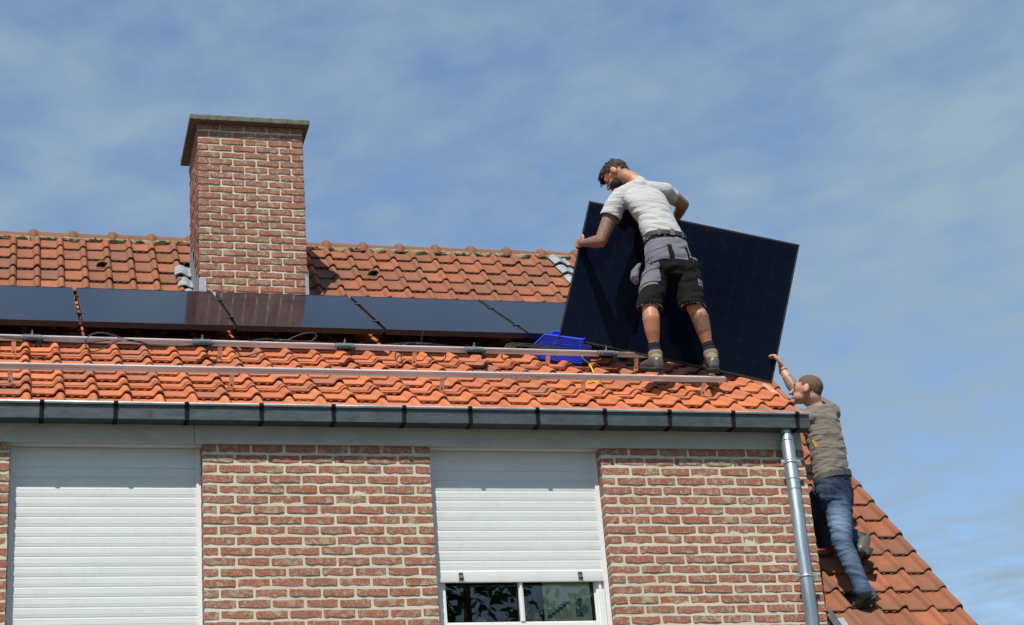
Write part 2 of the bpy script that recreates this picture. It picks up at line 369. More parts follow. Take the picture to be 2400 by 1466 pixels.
def organic(mb, name, mat, parent, voxel=.007, smooth=6, fn=None, org=None):
    """fuse overlapping volumes into one continuous skin"""
    tmp = bpy.data.meshes.new('tmp'); tmp.from_pydata([tuple(v) for v in mb.v], [], mb.f)
    bm = bmesh.new(); bm.from_mesh(tmp); bmesh.ops.recalc_face_normals(bm, faces=bm.faces); bm.to_mesh(tmp); bm.free()
    o = bpy.data.objects.new('tmp', tmp); COL.objects.link(o)
    r = o.modifiers.new('r', 'REMESH'); r.mode = 'VOXEL'; r.voxel_size = voxel; r.use_smooth_shade = True
    if smooth: sm = o.modifiers.new('s', 'SMOOTH'); sm.factor = .5; sm.iterations = smooth
    dg = bpy.context.evaluated_depsgraph_get(); dg.update()
    me = bpy.data.meshes.new_from_object(o.evaluated_get(dg)); bpy.data.objects.remove(o); bpy.data.meshes.remove(tmp)
    me.name = name; org = V(org) if org is not None else ORG[parent.name]
    if fn:
        ns = [v.normal.copy() for v in me.vertices]
        for v, n in zip(me.vertices, ns): v.co = fn(v.co.copy(), n)
    for v in me.vertices: v.co -= org
    for mt in (mat if isinstance(mat, (list, tuple)) else [mat]): me.materials.append(mt)
    me.polygons.foreach_set('use_smooth', [True]*len(me.polygons)); me.update()
    return link(bpy.data.objects.new(name, me), parent, org)
def patch(src, name, mat, parent, pred, off=.004):
    """a panel of cloth sewn on: the faces of src that pred accepts, lifted off with a rim"""
    me = src.data; org = ORG[src.name]; keep = [p for p in me.polygons if pred(org + p.center)]
    if not keep: return None
    idx = {}; vs = []; nv = []
    for p in keep:
        for i in p.vertices:
            if i not in idx: idx[i] = len(vs); v = me.vertices[i]; vs.append(org+v.co+v.normal*off); nv.append(org+v.co-v.normal*.001)
    fs = [[idx[i] for i in p.vertices] for p in keep]; n = len(vs); cnt = {}
    for f in fs:
        for a, b in zip(f, f[1:]+f[:1]): cnt[(a, b)] = 1
    rim = [[b, a, a+n, b+n] for (a, b) in cnt if (b, a) not in cnt]
    return mk(name, vs+nv, fs+rim, mat, parent, 40)
def assign(o, idx, pred):
    org = ORG[o.name]
    for p in o.data.polygons:
        if pred(org + p.center): p.material_index = idx

# ------------------------------------------------------------------ geometry of the house (metres; x along the facade, y into the house, z up; z = 0 under the fascia)
GROUND = -5.37
TS, TM = R(32.24), R(45.87)                       # pitch of the dormer roof and of the main roof
def zs(y): return .273 + math.tan(TS)*y           # dormer roof, level of the tile fronts
def zm(y): return -1.120 + math.tan(TM)*y         # main roof
NS, NM = V((0, -math.sin(TS), math.cos(TS))), V((0, -math.sin(TM), math.cos(TM)))
DS, DM = V((0, math.cos(TS), math.sin(TS))), V((0, math.cos(TM), math.sin(TM)))
X0 = -3.05
RS = Matrix.Rotation(TS, 3, 'X'); RM = Matrix.Rotation(TM, 3, 'X')

g = MB().add([(-400, -400, GROUND), (400, -400, GROUND), (400, 400, GROUND), (-400, 400, GROUND)], [[0, 1, 2, 3]]).obj('ground', M['ground'])
tagit(g, 'pale paving far below the eaves', None, None, 'structure')

# ---- front wall
W1, W2 = (-1.112, .000), (1.399, 2.505)
XR = 3.905
wall = MB()
FY = .0028                                         # mortar lies this far behind the brick faces
for a, b in ((-3.05, W1[0]-.004), (W1[1]+.004, W2[0]-.004), (W2[1]+.004, XR-.004)): wall.bbox(a, b, FY, .30, GROUND, -.0)
wall.bbox(W1[0]-.004, W1[1]+.004, FY, .30, GROUND, -2.2); wall.bbox(W2[0]-.004, W2[1]+.004, FY, .30, GROUND, -1.25)
front_wall = wall.obj('front_wall', M['mortar'], None, None, (1.2, 0, GROUND))
tagit(front_wall, 'red brick front wall with pale mortar under the zinc gutter', 'wall')
def brick_mesh(w, h, d, rg, name='brick'):
    n = max(3, int(w/.036)); us = [-w/2, -w/2+.006] + [-w/2 + w*i/n for i in range(1, n)] + [w/2-.006, w/2]; n = len(us)-1; top = []; bot = []
    for i in range(n+1):
        u = us[i]
        c = .0045*rg.random()+.001 if i in (0, n) else 0
        top.append((u + rg.uniform(-.003, .003)*(0 < i < n), h/2 - c + rg.uniform(-.003, .0015)))
        bot.append((u + rg.uniform(-.003, .003)*(0 < i < n), -h/2 + c*1.4 + rg.uniform(-.004, .0035)))
    loop = top + bot[::-1]; k = len(loop); vs = []
    for (x, z) in loop: vs.append((x*(1-.005/w), rg.uniform(-.0028, .0012), z*(1-.07)))
    for (x, z) in loop: vs.append((x, .0040, z))
    for (x, z) in loop: vs.append((x, d, z))
    fs = [[i+1, i, k-1-i, k-2-i] for i in range(n)]
    for j in (0, 1):
        for i in range(k): fs.append([j*k+i, j*k+(i+1) % k, (j+1)*k+(i+1) % k, (j+1)*k+i])
    me = bpy.data.meshes.new(name); me.from_pydata(vs, [], [f[::-1] for f in fs]); me.materials.append(M['brick'])
    bm = bmesh.new(); bm.from_mesh(me); bmesh.ops.recalc_face_normals(bm, faces=bm.faces)
    if sum(f.normal.y < 0 for f in bm.faces[:n]) < n/2: bmesh.ops.reverse_faces(bm, faces=bm.faces)
    bm.to_mesh(me); bm.free()
    me.polygons.foreach_set('use_smooth', [True]*len(me.polygons)); me.set_sharp_from_angle(angle=R(22)); return me
BH, CH = .0465, .0640
pool = {}
def brick_of(w, key='n', h=BH, d=.088):
    k = (round(w, 3), key, h)
    if k not in pool: pool[k] = [brick_mesh(w, h, d, rnd) for _ in range(9)]
    return rnd.choice(pool[k])
MOD = .2003
def lay(x0, x1, half_first, z, parent, y=0, mod=MOD, h=BH, name='brick', acc=None):
    """one course of stretchers between x0 and x1"""
    j = .013; x = x0; first = half_first
    while x < x1 - .02:
        w = (mod/2 if first else mod) - j; first = False
        if x + w > x1 - .03: w = x1 - x
        xx = x + w/2 + rnd.uniform(-.0015, .0015); zz = z + rnd.uniform(-.002, .002); yy = y + rnd.uniform(-.002, .002)
        me = brick_of(w, 'n', h)
        if acc is None:
            o = put(name, me, (xx, yy, zz), parent, (0, rnd.uniform(-.008, .008), rnd.uniform(-.008, .008)))
        else: acc.box((xx, yy+.03, zz), (w, .06, h-.004))
        x += w + j
low = MB()
for r in range(0, 84):
    z = -.0085 - BH/2 - r*CH
    acc = None if r < 19 else low
    half = r % 2 == 0
    if r % 2 == 0: lay(W1[0]-.2003*2-.1+.012, W1[0], True, z, front_wall, acc=acc)
    else: lay(W1[0]-.2003*2+.012, W1[0], False, z, front_wall, acc=acc)
    lay(W1[1], W2[0], half, z, front_wall, acc=acc)
    if z > -2.25: pass
    lay(W2[1], XR, not half, z, front_wall, acc=acc)
    if z < -2.25: lay(W1[1]-1.1+.01, W1[1]-.01, half, z, front_wall, acc=acc)
    if z < -1.3: lay(W2[0]+.01, W2[1]-.01, half, z, front_wall, acc=acc)
lo = low.obj('lower_brickwork', M['brick'], front_wall); lo['kind'] = 'stuff'
# side (cheek) wall of the dormer, closed triangle behind the corner
ck = MB()
ck.add([(XR-.006, .30, -5.3), (XR-.006, .30, zs(.30)-.03), (XR-.006, 3.45, zs(3.45)-.03), (XR-.006, 3.45, -5.3), (XR-.2, .30, -5.3), (XR-.2, .30, zs(.30)-.03), (XR-.2, 3.45, zs(3.45)-.03), (XR-.2, 3.45, -5.3)],
       [[0, 3, 2, 1], [4, 5, 6, 7], [0, 1, 5, 4], [1, 2, 6, 5], [2, 3, 7, 6], [3, 0, 4, 7]])
ck.obj('cheek_wall', M['mortar'], front_wall)
sw = MB().bbox(W1[0]+.01, W1[1]-.01, .31, .34, -2.2, -.0).obj('window_backing', M['room'], front_wall)

# ---- dormer roof
ROW_S, W_S = .200, .1973
RX = 3.945
deck = MB()
y0, y1 = -.06, 3.50
def slab(mb, x0, x1, y0, y1, zf, N, h0, h1):
    a = [V((x, y, zf(y))) for x, y in ((x0, y0), (x1, y0), (x1, y1), (x0, y1))]
    mb.add([p + N*h0 for p in a] + [p + N*h1 for p in a], [[3, 2, 1, 0], [4, 5, 6, 7], [0, 1, 5, 4], [1, 2, 6, 5], [2, 3, 7, 6], [3, 0, 4, 7]])
slab(deck, X0, RX-.02, y0, y1, zs, NS, -.10, -.045)
dormer_roof = deck.obj('dormer_roof', M['under'], None, None, (1.2, 0, .2))
tagit(dormer_roof, 'low pitched roof of bright orange clay tiles just above the gutter', 'roof')
PROF = [(-.002, .003), (.006, .000), (.060, .0005), (.118, .000), (.128, .005), (.136, .017), (.145, .029), (.156, .0345), (.168, .0345), (.179, .028), (.187, .014), (.191, -.003), (.198, -.008)]
def tile_mesh(Wt, L, rg, mat, name):
    k = Wt/.1973; vs = []; n = len(PROF); T = .0155
    for (y, dz) in ((.000, -.0045), (.005, 0), (L*.5, .0), (L, 0)):
        for x, z in PROF: vs.append((x*k + rg.uniform(-.0006, .0006), y + (rg.uniform(-.001, .001) if y < .01 else 0), z + dz - .021*y/.2365 + rg.uniform(-.0006, .0006)))
    for x, z in PROF: vs.append((x*k, .002, z - T))
    for x, z in PROF: vs.append((x*k, .05, z - T - .006))
    fs = []
    for r in range(3):
        for i in range(n-1): fs.append([r*n+i, r*n+i+1, (r+1)*n+i+1, (r+1)*n+i])
    for i in range(n-1): fs.append([4*n+i, 4*n+i+1, i+1, i])
    for i in range(n-1): fs.append([5*n+i, 5*n+i+1, 4*n+i+1, 4*n+i])
    # right flank
    fs.append([n-1, 4*n+n-1, 5*n+n-1, 3*n+n-1]); fs.append([0, 3*n, 5*n, 4*n])
    mb = MB(); mb.v = [V(v) for v in vs]; mb.f = fs
    for cx in (.032*k, .088*k):                    # the two little lugs that peep out below the rim
        a = [(cx-.012, .004), (cx+.012, .004), (cx+.007, -.010), (cx-.007, -.010)]
        mb.add([(x, y, -T+.002) for x, y in a] + [(x, y, -T-.006) for x, y in a], [[0, 1, 2, 3], [3, 2, 6, 7], [0, 3, 7, 4], [2, 1, 5, 6]])
    me = bpy.data.meshes.new(name); me.from_pydata([tuple(v) for v in mb.v], [], [f[::-1] for f in mb.f]); me.materials.append(mat)
    bm = bmesh.new(); bm.from_mesh(me); bm.normal_update()
    up = sum(f.normal.z for f in bm.faces)
    if up < 0: bmesh.ops.reverse_faces(bm, faces=bm.faces)
    bm.to_mesh(me); bm.free()
    me.polygons.foreach_set('use_smooth', [True]*len(me.polygons)); me.set_sharp_from_angle(angle=R(42)); return me
tm_s = [tile_mesh(W_S, .29, rnd, M['tile'], 'roof_tile') for _ in range(6)]
def tile_at(me, x, y, zf, Rm, N, parent, acc=None, lift=0., dip=0.):
    rz, rx, ry = rnd.uniform(-.009, .009), rnd.uniform(-.007, .005) + dip, rnd.uniform(-.012, .012)
    loc = V((x + rnd.uniform(-.0015, .0015), y, zf(y))) + N*(rnd.uniform(-.003, .003)+lift) + (DS if zf is zs else DM)*rnd.uniform(-.005, .005)
    rot = Rm @ Matrix.Rotation(rz, 3, 'Z') @ Matrix.Rotation(rx, 3, 'X') @ Matrix.Rotation(ry, 3, 'Y')
    if acc is None: return put('roof_tile', me, loc, parent, rot)
    acc.add([loc + rot @ v.co for v in me.vertices], [list(p.vertices) for p in me.polygons])
xs0 = -.9915 - 2*W_S                                # left edge of the first column in view
hid = MB()
for r in range(17):
    y = -.090 + r*ROW_S - (.016 if r == 0 else 0)
    for c in range(-8, 26):
        x = xs0 + c*W_S
        tile_at(tm_s[rnd.randrange(6)], x + W_S, y, zs, RS, NS, dormer_roof, None if (r < 9 and c >= -1) else hid, .004 if r in (3, 6) else (-.024 if r == 0 else 0), .085 if r == 0 else 0)
ho = hid.obj('roof_tiles_under_the_panels', M['tile'], dormer_roof, 42); ho['kind'] = 'stuff'; ho.name = 'far_roof_tiles'
# fascia boards and soffit
fa = MB(); fa.bbox(X0, -.047, -.012, .02, .0, .118); fa.bbox(X0, -.047, -.018, .02, -.010, .012)
fa.obj('fascia', M['fascia'], dormer_roof)
fa = MB(); fa.bbox(-.044, XR-.012, -.012, .02, .0, .118); fa.bbox(-.044, XR-.012, -.018, .02, -.010, .012)
fa.obj('fascia', M['fascia'], dormer_roof)
MB().bbox(X0, XR-.02, .0201, .30, -.006, .03).obj('soffit', M['pvc_frame'], dormer_roof)
MB().bbox(X0, XR-.03, -.004, .03, .119, .225).obj('eaves_batten', M['under'], dormer_roof)

# ---- main roof
ROW_M, W_M = .16593, .1930
dk = MB()
slab(dk, X0, 4.86, 3.40, 4.40, zm, NM, -.12, -.048)
slab(dk, XR, 4.86, -.9, 3.40, zm, NM, -.12, -.048)
YR = 4.405
dk.add([(X0, YR, zm(YR)-.02), (4.86, YR, zm(YR)-.02), (4.86, YR+3.5, zm(YR)-.02-3.6), (X0, YR+3.5, zm(YR)-.02-3.6)], [[3, 2, 1, 0]])
main_roof = dk.obj('main_roof', M['under'], None, None, (3.5, 4.4, 3.3))
tagit(main_roof, 'steep browner clay tile roof rising behind the solar panels to the ridge', 'roof')
tm_m = [tile_mesh(W_M, .28, rnd, M['tile_main'], 'roof_tile') for _ in range(6)]
xm0 = -1.085 - W_M
CX0, CX1, CY0, CY1 = .333, 1.215, 3.19, 3.90     # chimney
LEADX = 3.66
rest = MB()
for r in range(30):
    y = 4.202 - r*ROW_M
    for c in range(-8, 32):
        x = xm0 + c*W_M
        if r >= 5 and x < XR - .14: continue
        if y < CY1 - .02 and x + W_M > CX0 + .03 and x < CX1 - .08 and r < 6: continue
        if x < XR and r >= 5: continue
        if r == 25 and 4.10 < x < 4.31: continue
        tile_at(tm_m[rnd.randrange(6)], x, y, zm, RM, NM, main_roof, rest if (c < -0) else None)
rest.obj('far_roof_tiles', M['tile_main'], main_roof, 42)['kind'] = 'stuff'
# a verge tile closes the last column, course by course
vg = MB(); vx = xm0 + 31*W_M
# ridge tiles and their mortar bed
def ridge(x0, x1):
    L = .335; x = x0
    while x < x1:
        xe = min(x+L, x1); mb = MB(); n = 14
        def arc(xx, rad, dz=0): return [V((xx, 4.455 - rad*math.cos(math.pi*k/n)*1.05, 3.355 + dz + rad*math.sin(math.pi*k/n)*1.05)) for k in range(n+1)]
        secs = [(x, .098), (x+.012, .114), (x+.03, .124), (x+.055, .124), (x+.072, .114), (x+.082, .104), (x+.10, .102), (xe+.02, .096)]
        vs = [p for xx, rr in secs for p in arc(xx, rr)]; k = n+1; fs = []
        for i in range(len(secs)-1):
            for j in range(n): fs.append([i*k+j, i*k+j+1, (i+1)*k+j+1, (i+1)*k+j])
        mb.add(vs, [f for f in fs]); a = rnd.uniform(-.004, .004)
        for v in mb.v: v.z += a
        mb.obj('ridge_tile', M['tile_main'], main_roof, 50); x = xe
ridge(-1.67-.335*4, .50)
ridge(1.22, 4.86)
rm_ = MB(); N_ = 240; vs = []; 
for i in range(N_+1):
    x = X0 + (4.84-X0)*i/N_
    w = .018*noise.noise(V((x*5, 1, 0))) + .012*noise.noise(V((x*17, 3, 0)))
    ph = ((x + 1.67) / .335) % 1.0
    bulge = .022*max(0, 1-abs(ph-.16)/.2)
    a = V((x, 4.345 - w - bulge, zm(4.345 - w - bulge)+.012)); 
    vs += [a - NM*.06, a + NM*(.012+.008*noise.noise(V((x*9, 0, 4)))), V((x, 4.385-w*.5-bulge*.6, 3.40+.012*noise.noise(V((x*6, 2, 2))))), V((x, 4.44, 3.41))]
fs = [[i*4+j, i*4+j+1, i*4+j+5, i*4+j+4] for i in range(N_) for j in range(3)]
mk('ridge_mortar', vs, [f[::-1] for f in fs], M['ridge_mortar'], main_roof, True)
# lead sheets dressed over the tiles
def lead_piece(x0, x1, r, lift, parent, skew=0., amp=.028):
    y = 4.202 - r*ROW_M - .012; n = 12; mgrid = 7; vs = []
    for j in range(mgrid+1):
        s = j/mgrid
        for i in range(n+1):
            x = x0 + (x1-x0)*i/n + skew*s
            b = amp*max(0, math.sin((x-x0-skew*s)/(x1-x0)*math.pi*1.25+.25)) + .006*noise.noise(V((x*22, s*4, r)))
            p = V((x, y, zm(y))) + DM*(s*.25) + NM*(lift + b - .03*s + .004*noise.noise(V((x*50, s*9, 3))))
            vs.append(p)
    k = n+1; fs = [[j*k+i, j*k+i+1, (j+1)*k+i+1, (j+1)*k+i] for j in range(mgrid) for i in range(n)]
    nn = len(vs); vs += [v - NM*.012 for v in vs[:k]]; fs += [[nn+i, nn+i+1, i+1, i] for i in range(n)]
    return mk('lead_sheet', vs, fs, M['lead'], parent, 60)
lead_piece(3.655, 3.815, 0, .022, main_roof); lead_piece(3.665, 3.815, 1, .022, main_roof); lead_piece(3.675, 3.82, 2, .022, main_roof); lead_piece(3.68, 3.83, 3, .022, main_roof)
# hooded ventilation tiles
def onmain(px, py, h):
    d = P(px, py, 1.) - CAM; o = V((0, 0, zm(0))) + NM*h; return CAM + d*((o-CAM).dot(NM)/d.dot(NM))
for p in (onmain(240, 626, .0), onmain(876, 646, .0)):
    p = p + NM*.006; mb = MB(); n = 10; mb.box(p + DM*.02 - NM*.008, (.105, .12, .006), RM)
    rings = []
    for s, rad in ((0, .046), (.04, .040), (.095, .012)):
        rings.append([p + DM*s + V((math.cos(math.pi*k/n)*rad*1.15, 0, 0)) + NM*(math.sin(math.pi*k/n)*rad - .002) for k in range(n+1)])
    vs = [q for g_ in rings for q in g_]; k = n+1
    fs = [[i*k+j, i*k+j+1, (i+1)*k+j+1, (i+1)*k+j] for i in range(2) for j in range(n)]
    mb.add(vs, [f[::-1] for f in fs])
    # rim plate round the mouth
    a = [p + V((math.cos(math.pi*k_/n)*.046*1.15, 0, 0)) + NM*(math.sin(math.pi*k_/n)*.046 - .002) - DM*.006 for k_ in range(n+1)]
    b = [p + V((math.cos(math.pi*k_/n)*.038*1.15, 0, 0)) + NM*(math.sin(math.pi*k_/n)*.037 - .002) - DM*.006 for k_ in range(n+1)]
    mb.add(a+b, [[i, i+1, n+1+i+1, n+1+i] for i in range(n)])
    mb.add([b_ for b_ in b] + [b_ + DM*.03 for b_ in b], [[i, i+1, n+1+i+1, n+1+i] for i in range(n)])
    mb.obj('roof_vent', M['tile_main'], main_roof, 40)
    mk('vent_opening', [b_ + DM*.028 for b_ in b], [list(range(n+1))], M['under'], main_roof)
# lead side flashing at the foot of the corner
fl = MB(); pts = []
for i in range(7):
    y = -.02 - i*.09
    pts.append((V((XR+.004, y, zm(y)+.10)), V((XR+.004, y, zm(y)+.005)), V((XR+.10, y, zm(y)+.012))))
vs = [q for t_ in pts for q in t_]; fs = [[i*3+j, i*3+j+1, i*3+j+4, i*3+j+3] for i in range(6) for j in range(2)]
mk('side_flashing', vs, fs, M['lead'], main_roof, None)
# verge board behind the last column
mk('verge_board', [(4.875, y, zm(y)-h) for y in (-.9, 4.4) for h in (.03, .14)] + [(4.86, y, zm(y)-h) for y in (-.9, 4.4) for h in (.03, .14)], [[0, 2, 3, 1], [4, 5, 7, 6], [0, 4, 6, 2], [1, 3, 7, 5]], M['tile_main'], main_roof)
MB().bbox(XR-.25, 4.80, .12, 6.5, GROUND, -1.15).obj('gable_wall', M['mortar'], main_roof)

# ---- chimney
ZC0, ZC1 = 1.9, 3.932
ch = MB().bbox(CX0+.006, CX1-.006, CY0+.007, CY1-.006, ZC0, ZC1)
chimney = ch.obj('chimney', M['mortar'], None, None, ((CX0+CX1)/2, CY0, 2.3))
tagit(chimney, 'tall red brick chimney with a flat concrete cap', 'chimney')
CCH = .0639
for r in range(24):
    z = ZC1 - .004 - BH/2 - r*CCH + .0
    if z < 2.36: break
    lay(CX0, CX1, r % 2 == 1, z, chimney, CY0, .1963)
side = MB()
for r in range(26):
    z = ZC1 - .004 - BH/2 - r*CCH
    y = CY0 + .012 + (.092 if r % 2 else .0); f = True
    ys = [CY0+.09] if r % 2 == 0 else []
    yy = CY0 + (.10 if r % 2 == 0 else .0)
    while yy < CY1 - .03:
        w = min(.184, CY1-yy)
        if not (yy == CY0):
            pass
        me = brick_of(round(w, 3), 'n', BH)
        for X, sgn in ((CX0, 1), (CX1, -1)):
            rot = Matrix.Rotation(R(-90)*sgn, 3, 'Z')
            loc = V((X + rnd.uniform(-.002, .003)*sgn, yy + w/2, z + rnd.uniform(-.002, .002)))
            side.add([loc + rot @ v.co for v in me.vertices], [list(p.vertices) for p in me.polygons])
        yy += w + .012
so_ = side.obj('side_brickwork', M['brick'], chimney, 50); so_['kind'] = 'stuff'
cap = MB(); cz0, cz1 = 3.932, 3.983; x0, x1, ya, yb = .266, 1.268, 3.120, 3.975
n = 16; vs = []
for z_, ins in ((cz0, .004), (cz0+.006, 0), (cz1-.006, 0), (cz1, .005)):
    for k in range(n): vs.append((x0+ins+(x1-x0-2*ins)*k/n, ya+ins, z_+.0015*noise.noise(V((k*.9, z_, 1)))))
    for k in range(n): vs.append((x1-ins, ya+ins+(yb-ya-2*ins)*k/n, z_))
    for k in range(n): vs.append((x1-ins-(x1-x0-2*ins)*k/n, yb-ins, z_))
    for k in range(n): vs.append((x0+ins, yb-ins-(yb-ya-2*ins)*k/n, z_))
k4 = 4*n; fs = [[j*k4+i, j*k4+(i+1) % k4, (j+1)*k4+(i+1) % k4, (j+1)*k4+i] for j in range(3) for i in range(k4)] + [list(range(k4))[::-1], [3*k4+i for i in range(k4)]]
mk('cap', vs, fs, M['concrete'], chimney)
fl = MB(); fl.bbox(CX0-.006, CX0+.055, CY0-.006, CY0-.002, 2.2, 2.515); fl.obj('front_flashing', M['lead'], chimney); fl = MB(); fl.bbox(CX1-.022, CX1+.006, CY0-.006, CY0-.002, 2.2, 2.555)
fl.bbox(CX1+.002, CX1+.006, CY0-.004, CY0+.2, 2.2, 2.62)
fl.obj('front_flashing', M['lead'], chimney)
vs = []; fs = []                                     # stepped lead up the left flank
for i, (ya_, zt) in enumerate(((3.185, 2.60), (3.32, 2.72), (3.45, 2.86), (3.58, 3.0), (3.71, 3.1))):
    n0 = len(vs); vs += [(CX0-.009, ya_, 2.1), (CX0-.009, ya_+.14, 2.1), (CX0-.009, ya_+.14, zt-.03), (CX0-.009, ya_, zt-.03)]; fs.append([n0, n0+3, n0+2, n0+1])
mk('step_flashing', vs, fs, M['lead'], chimney)
for r_, (xa, xb, lf) in enumerate(((.185, .335, .034), (.20, .335, .026), (.225, .34, .022))):
    o = lead_piece(xa, xb, r_+2.6, lf, chimney, .02, .026)

# ---- gutter
gut = MB()
GY0, GY1, GZ0, GZ1 = -.122, -.013, .108, .200
GX0, GX1 = X0, 3.918
prof = [(GY1, GZ1+.03), (GY1, GZ0+.004), (GY0, GZ0), (GY0, GZ1), (GY0+.002, GZ1), (GY0+.002, GZ0+.002), (GY1-.002, GZ0+.006), (GY1-.002, GZ1+.03)]
def sag(x): return .006*((x+1.2)/5.1) - .003           # the gutter falls a little along its length
gutter = None
for (a, b) in ((GX0, -.9632), (-.963, -.2982), (-.298, GX1)):
    mb = MB(); mb.prism(prof, a, b, lambda u, v, t: V((t, u, v - .004 + 0*sag(t))))
    if gutter is None:
        gutter = mb.obj('gutter', M['zinc_gutter'], None, None, (1.2, -.07, .1))
        tagit(gutter, 'dark zinc box gutter held by black straps along the eaves', 'gutter')
    else: mb.obj('gutter_length', M['zinc_gutter'], gutter)
bead = MB(); bead.tube([(GX0, GY0-.006, GZ1+.001), (GX1+.003, GY0-.006, GZ1+.001)], .0105, 12); bead.obj('bead', M['zinc_bead'], gutter, 40)
MB().prism([(GY1, GZ1-.004), (GY1, GZ0), (GY0, GZ0-.003), (GY0, GZ1-.004)], GX1, GX1+.003, lambda u, v, t: V((t, u, v))).obj('end_cap', M['zinc_gutter'], gutter)
bp = [(GY0-.010, GZ1+.014), (GY0-.020, GZ1+.006), (GY0-.020, GZ1-.008), (GY0-.005, GZ1-.018), (GY0-.0045, GZ0-.009), (GY1-.004, GZ0-.004), (GY1-.004, GZ0-.0002), (GY0-.0005, GZ0-.0045), (GY0-.001, GZ1-.012), (GY0-.012, GZ1-.006), (GY0-.0165, GZ1+.003), (GY0-.008, GZ1+.0125), (GY0+.03, GZ1+.014), (GY0+.03, GZ1+.017)]
bmb = MB(); bmb.prism([(u, v) for u, v in bp], -.013, .013, lambda u, v, t: V((t, u, v)))
bmb.tube([(0, GY0-.004, GZ1-.030), (0, GY0-.010, GZ1-.030)], .004, 8)
bme = bpy.data.meshes.new('gutter_strap'); bme.from_pydata([tuple(v) for v in bmb.v], [], bmb.f); bme.materials.append(M['black_strap'])
for x in (-2.7, -2.26, -1.83, -1.39, -.943, -.520, -.099, .349, .789, 1.220, 1.646, 2.082, 2.523, 2.952, 3.384, 3.830): put('gutter_strap', bme, (x, 0, 0), gutter, (0, rnd.uniform(-.03, .03), 0))

# ---- downpipe
px_, py_ = 3.768, -.068
dp = MB(); dp.tube([(px_, py_, .112), (px_, py_, .062)], .034, 20); dp.tube([(px_, py_, .075), (px_, py_, .058), (px_, py_, -1.28)], [.034, .0425, .0425], 24)
downpipe = dp.obj('downpipe', M['galv'], None, 35, (px_, py_, -1.3))
dp = MB(); dp.tube([(px_, py_, -1.28), (px_, py_, GROUND)], .0425, 20); dp.obj('lower_pipe', M['galv'], downpipe, 35)
tagit(downpipe, 'galvanised round downpipe clamped to the right corner of the brick wall', 'downpipe')
for z in (.030, -.232, -.300):
    MB().tube([(px_, py_, z-.003), (px_, py_, z-.001), (px_, py_, z+.003), (px_, py_, z+.005)], [.0425, .0448, .0448, .0425], 24).obj('pipe_collar', M['galv'], downpipe, 35)
for z in (-.112, -.868):
    mb = MB(); mb.tube([(px_, py_, z-.012), (px_, py_, z-.009), (px_, py_, z-.004), (px_, py_, z), (px_, py_, z+.004), (px_, py_, z+.009), (px_, py_, z+.012)], [.0445, .048, .048, .0455, .048, .048, .0445], 24)
    mb.bbox(px_+.044, px_+.074, py_-.002, py_+.002, z-.018, z+.016); mb.bbox(px_-.062, px_-.044, py_-.002, py_+.002, z-.016, z+.014)
    mb.tube([(px_+.060, py_-.010, z), (px_+.060, py_+.008, z)], .006, 8); mb.tube([(px_-.054, py_-.008, z), (px_-.054, py_+.008, z)], .005, 8)
    mb.bbox(px_-.006, px_+.006, py_+.044, .004, z-.006, z+.006)
    mb.obj('pipe_clamp', M['zinc_bead'], downpipe, 35)

# ---- roller shutters
def slat_mesh(w, h):
    pts = []; n = 8
    for i in range(n+1):
        t = i/n; pts.append((-.0022*math.sin(math.pi*t)**.7, -h/2 + .0009 + (h-.0030)*t))
    pts = [(.004, -h/2+.0007)] + pts + [(.0025, h/2-.0015), (.0025, h/2+.004), (.012, h/2+.004), (.012, -h/2+.0007)]
    mb = MB(); mb.prism(pts, -w/2, w/2, lambda u, v, t: V((t, u, v)))
    for zz in (-.012, .006, .016):                   # fine grooves pressed into the slat
        mb.bbox(-w/2, w/2, -.0026, -.0018, zz-.0004, zz+.0004)
    me = bpy.data.meshes.new('slat'); me.from_pydata([tuple(v) for v in mb.v], [], mb.f); finish(me, M['pvc'], 30); return me
def shutter(xa, xb, top, pitch, nsl, label, bottom=None):
    YS = .088
    rs = empty('roller_shutter', ((xa+xb)/2, YS, top), label, 'roller shutter', 'roller shutters in the front wall')
    for s, x in ((1, xa), (-1, xb)):
        mb = MB(); mb.bbox(min(x+.001*s, x+.028*s), max(x+.001*s, x+.028*s), YS-.012, YS+.05, (bottom or -2.2)-.0 if bottom is None else -1.2, -.008)
        mb.obj('guide_rail', M['pvc_frame'], rs)
    me = slat_mesh(xb-xa-.05, pitch)
    for k in range(nsl): put('slat', me, ((xa+xb)/2, YS, top - pitch*(k+.5)), rs, (rnd.uniform(-.015, .015), 0, 0))
    MB().bbox(xa+.026, xb-.026, YS+.002, YS+.04, top, -.008).obj('top_rail', M['pvc'], rs)
    MB().bbox(xa+.03, xb-.03, YS+.014, YS+.018, top-pitch*nsl, top).obj('backing', M['room'], rs)
    if bottom is not None:
        z1 = top - pitch*nsl; mb = MB(); mb.prism([(-.004, 0), (-.007, .01), (-.007, z1-bottom-.006), (-.002, z1-bottom), (.014, z1-bottom), (.014, 0)], xa+.025, xb-.025, lambda u, v, t: V((t, YS+u, bottom+v)))
        mb.obj('bottom_bar', M['pvc_frame'], rs, 30)
        for x in (1.565, 2.325):
            mb = MB(); zz = bottom + .034
            mb.prism([(-.002, .022), (-.002, -.022), (-.020, -.020), (-.024, -.014), (-.006, .010), (-.010, .022)], x-.013, x+.013, lambda u, v, t: V((t, YS-.007+u, zz+v)))
            mb.obj('stop_catch', M['leather'], rs)
    return rs
shutter(W1[0], W1[1], -.0726, .0602, 36, 'wide white roller shutter fully closed, left of the brick pier')
shutter(W2[0], W2[1], -.0735, .0640, 11, 'narrower white roller shutter partly raised above the window panes', -.850)

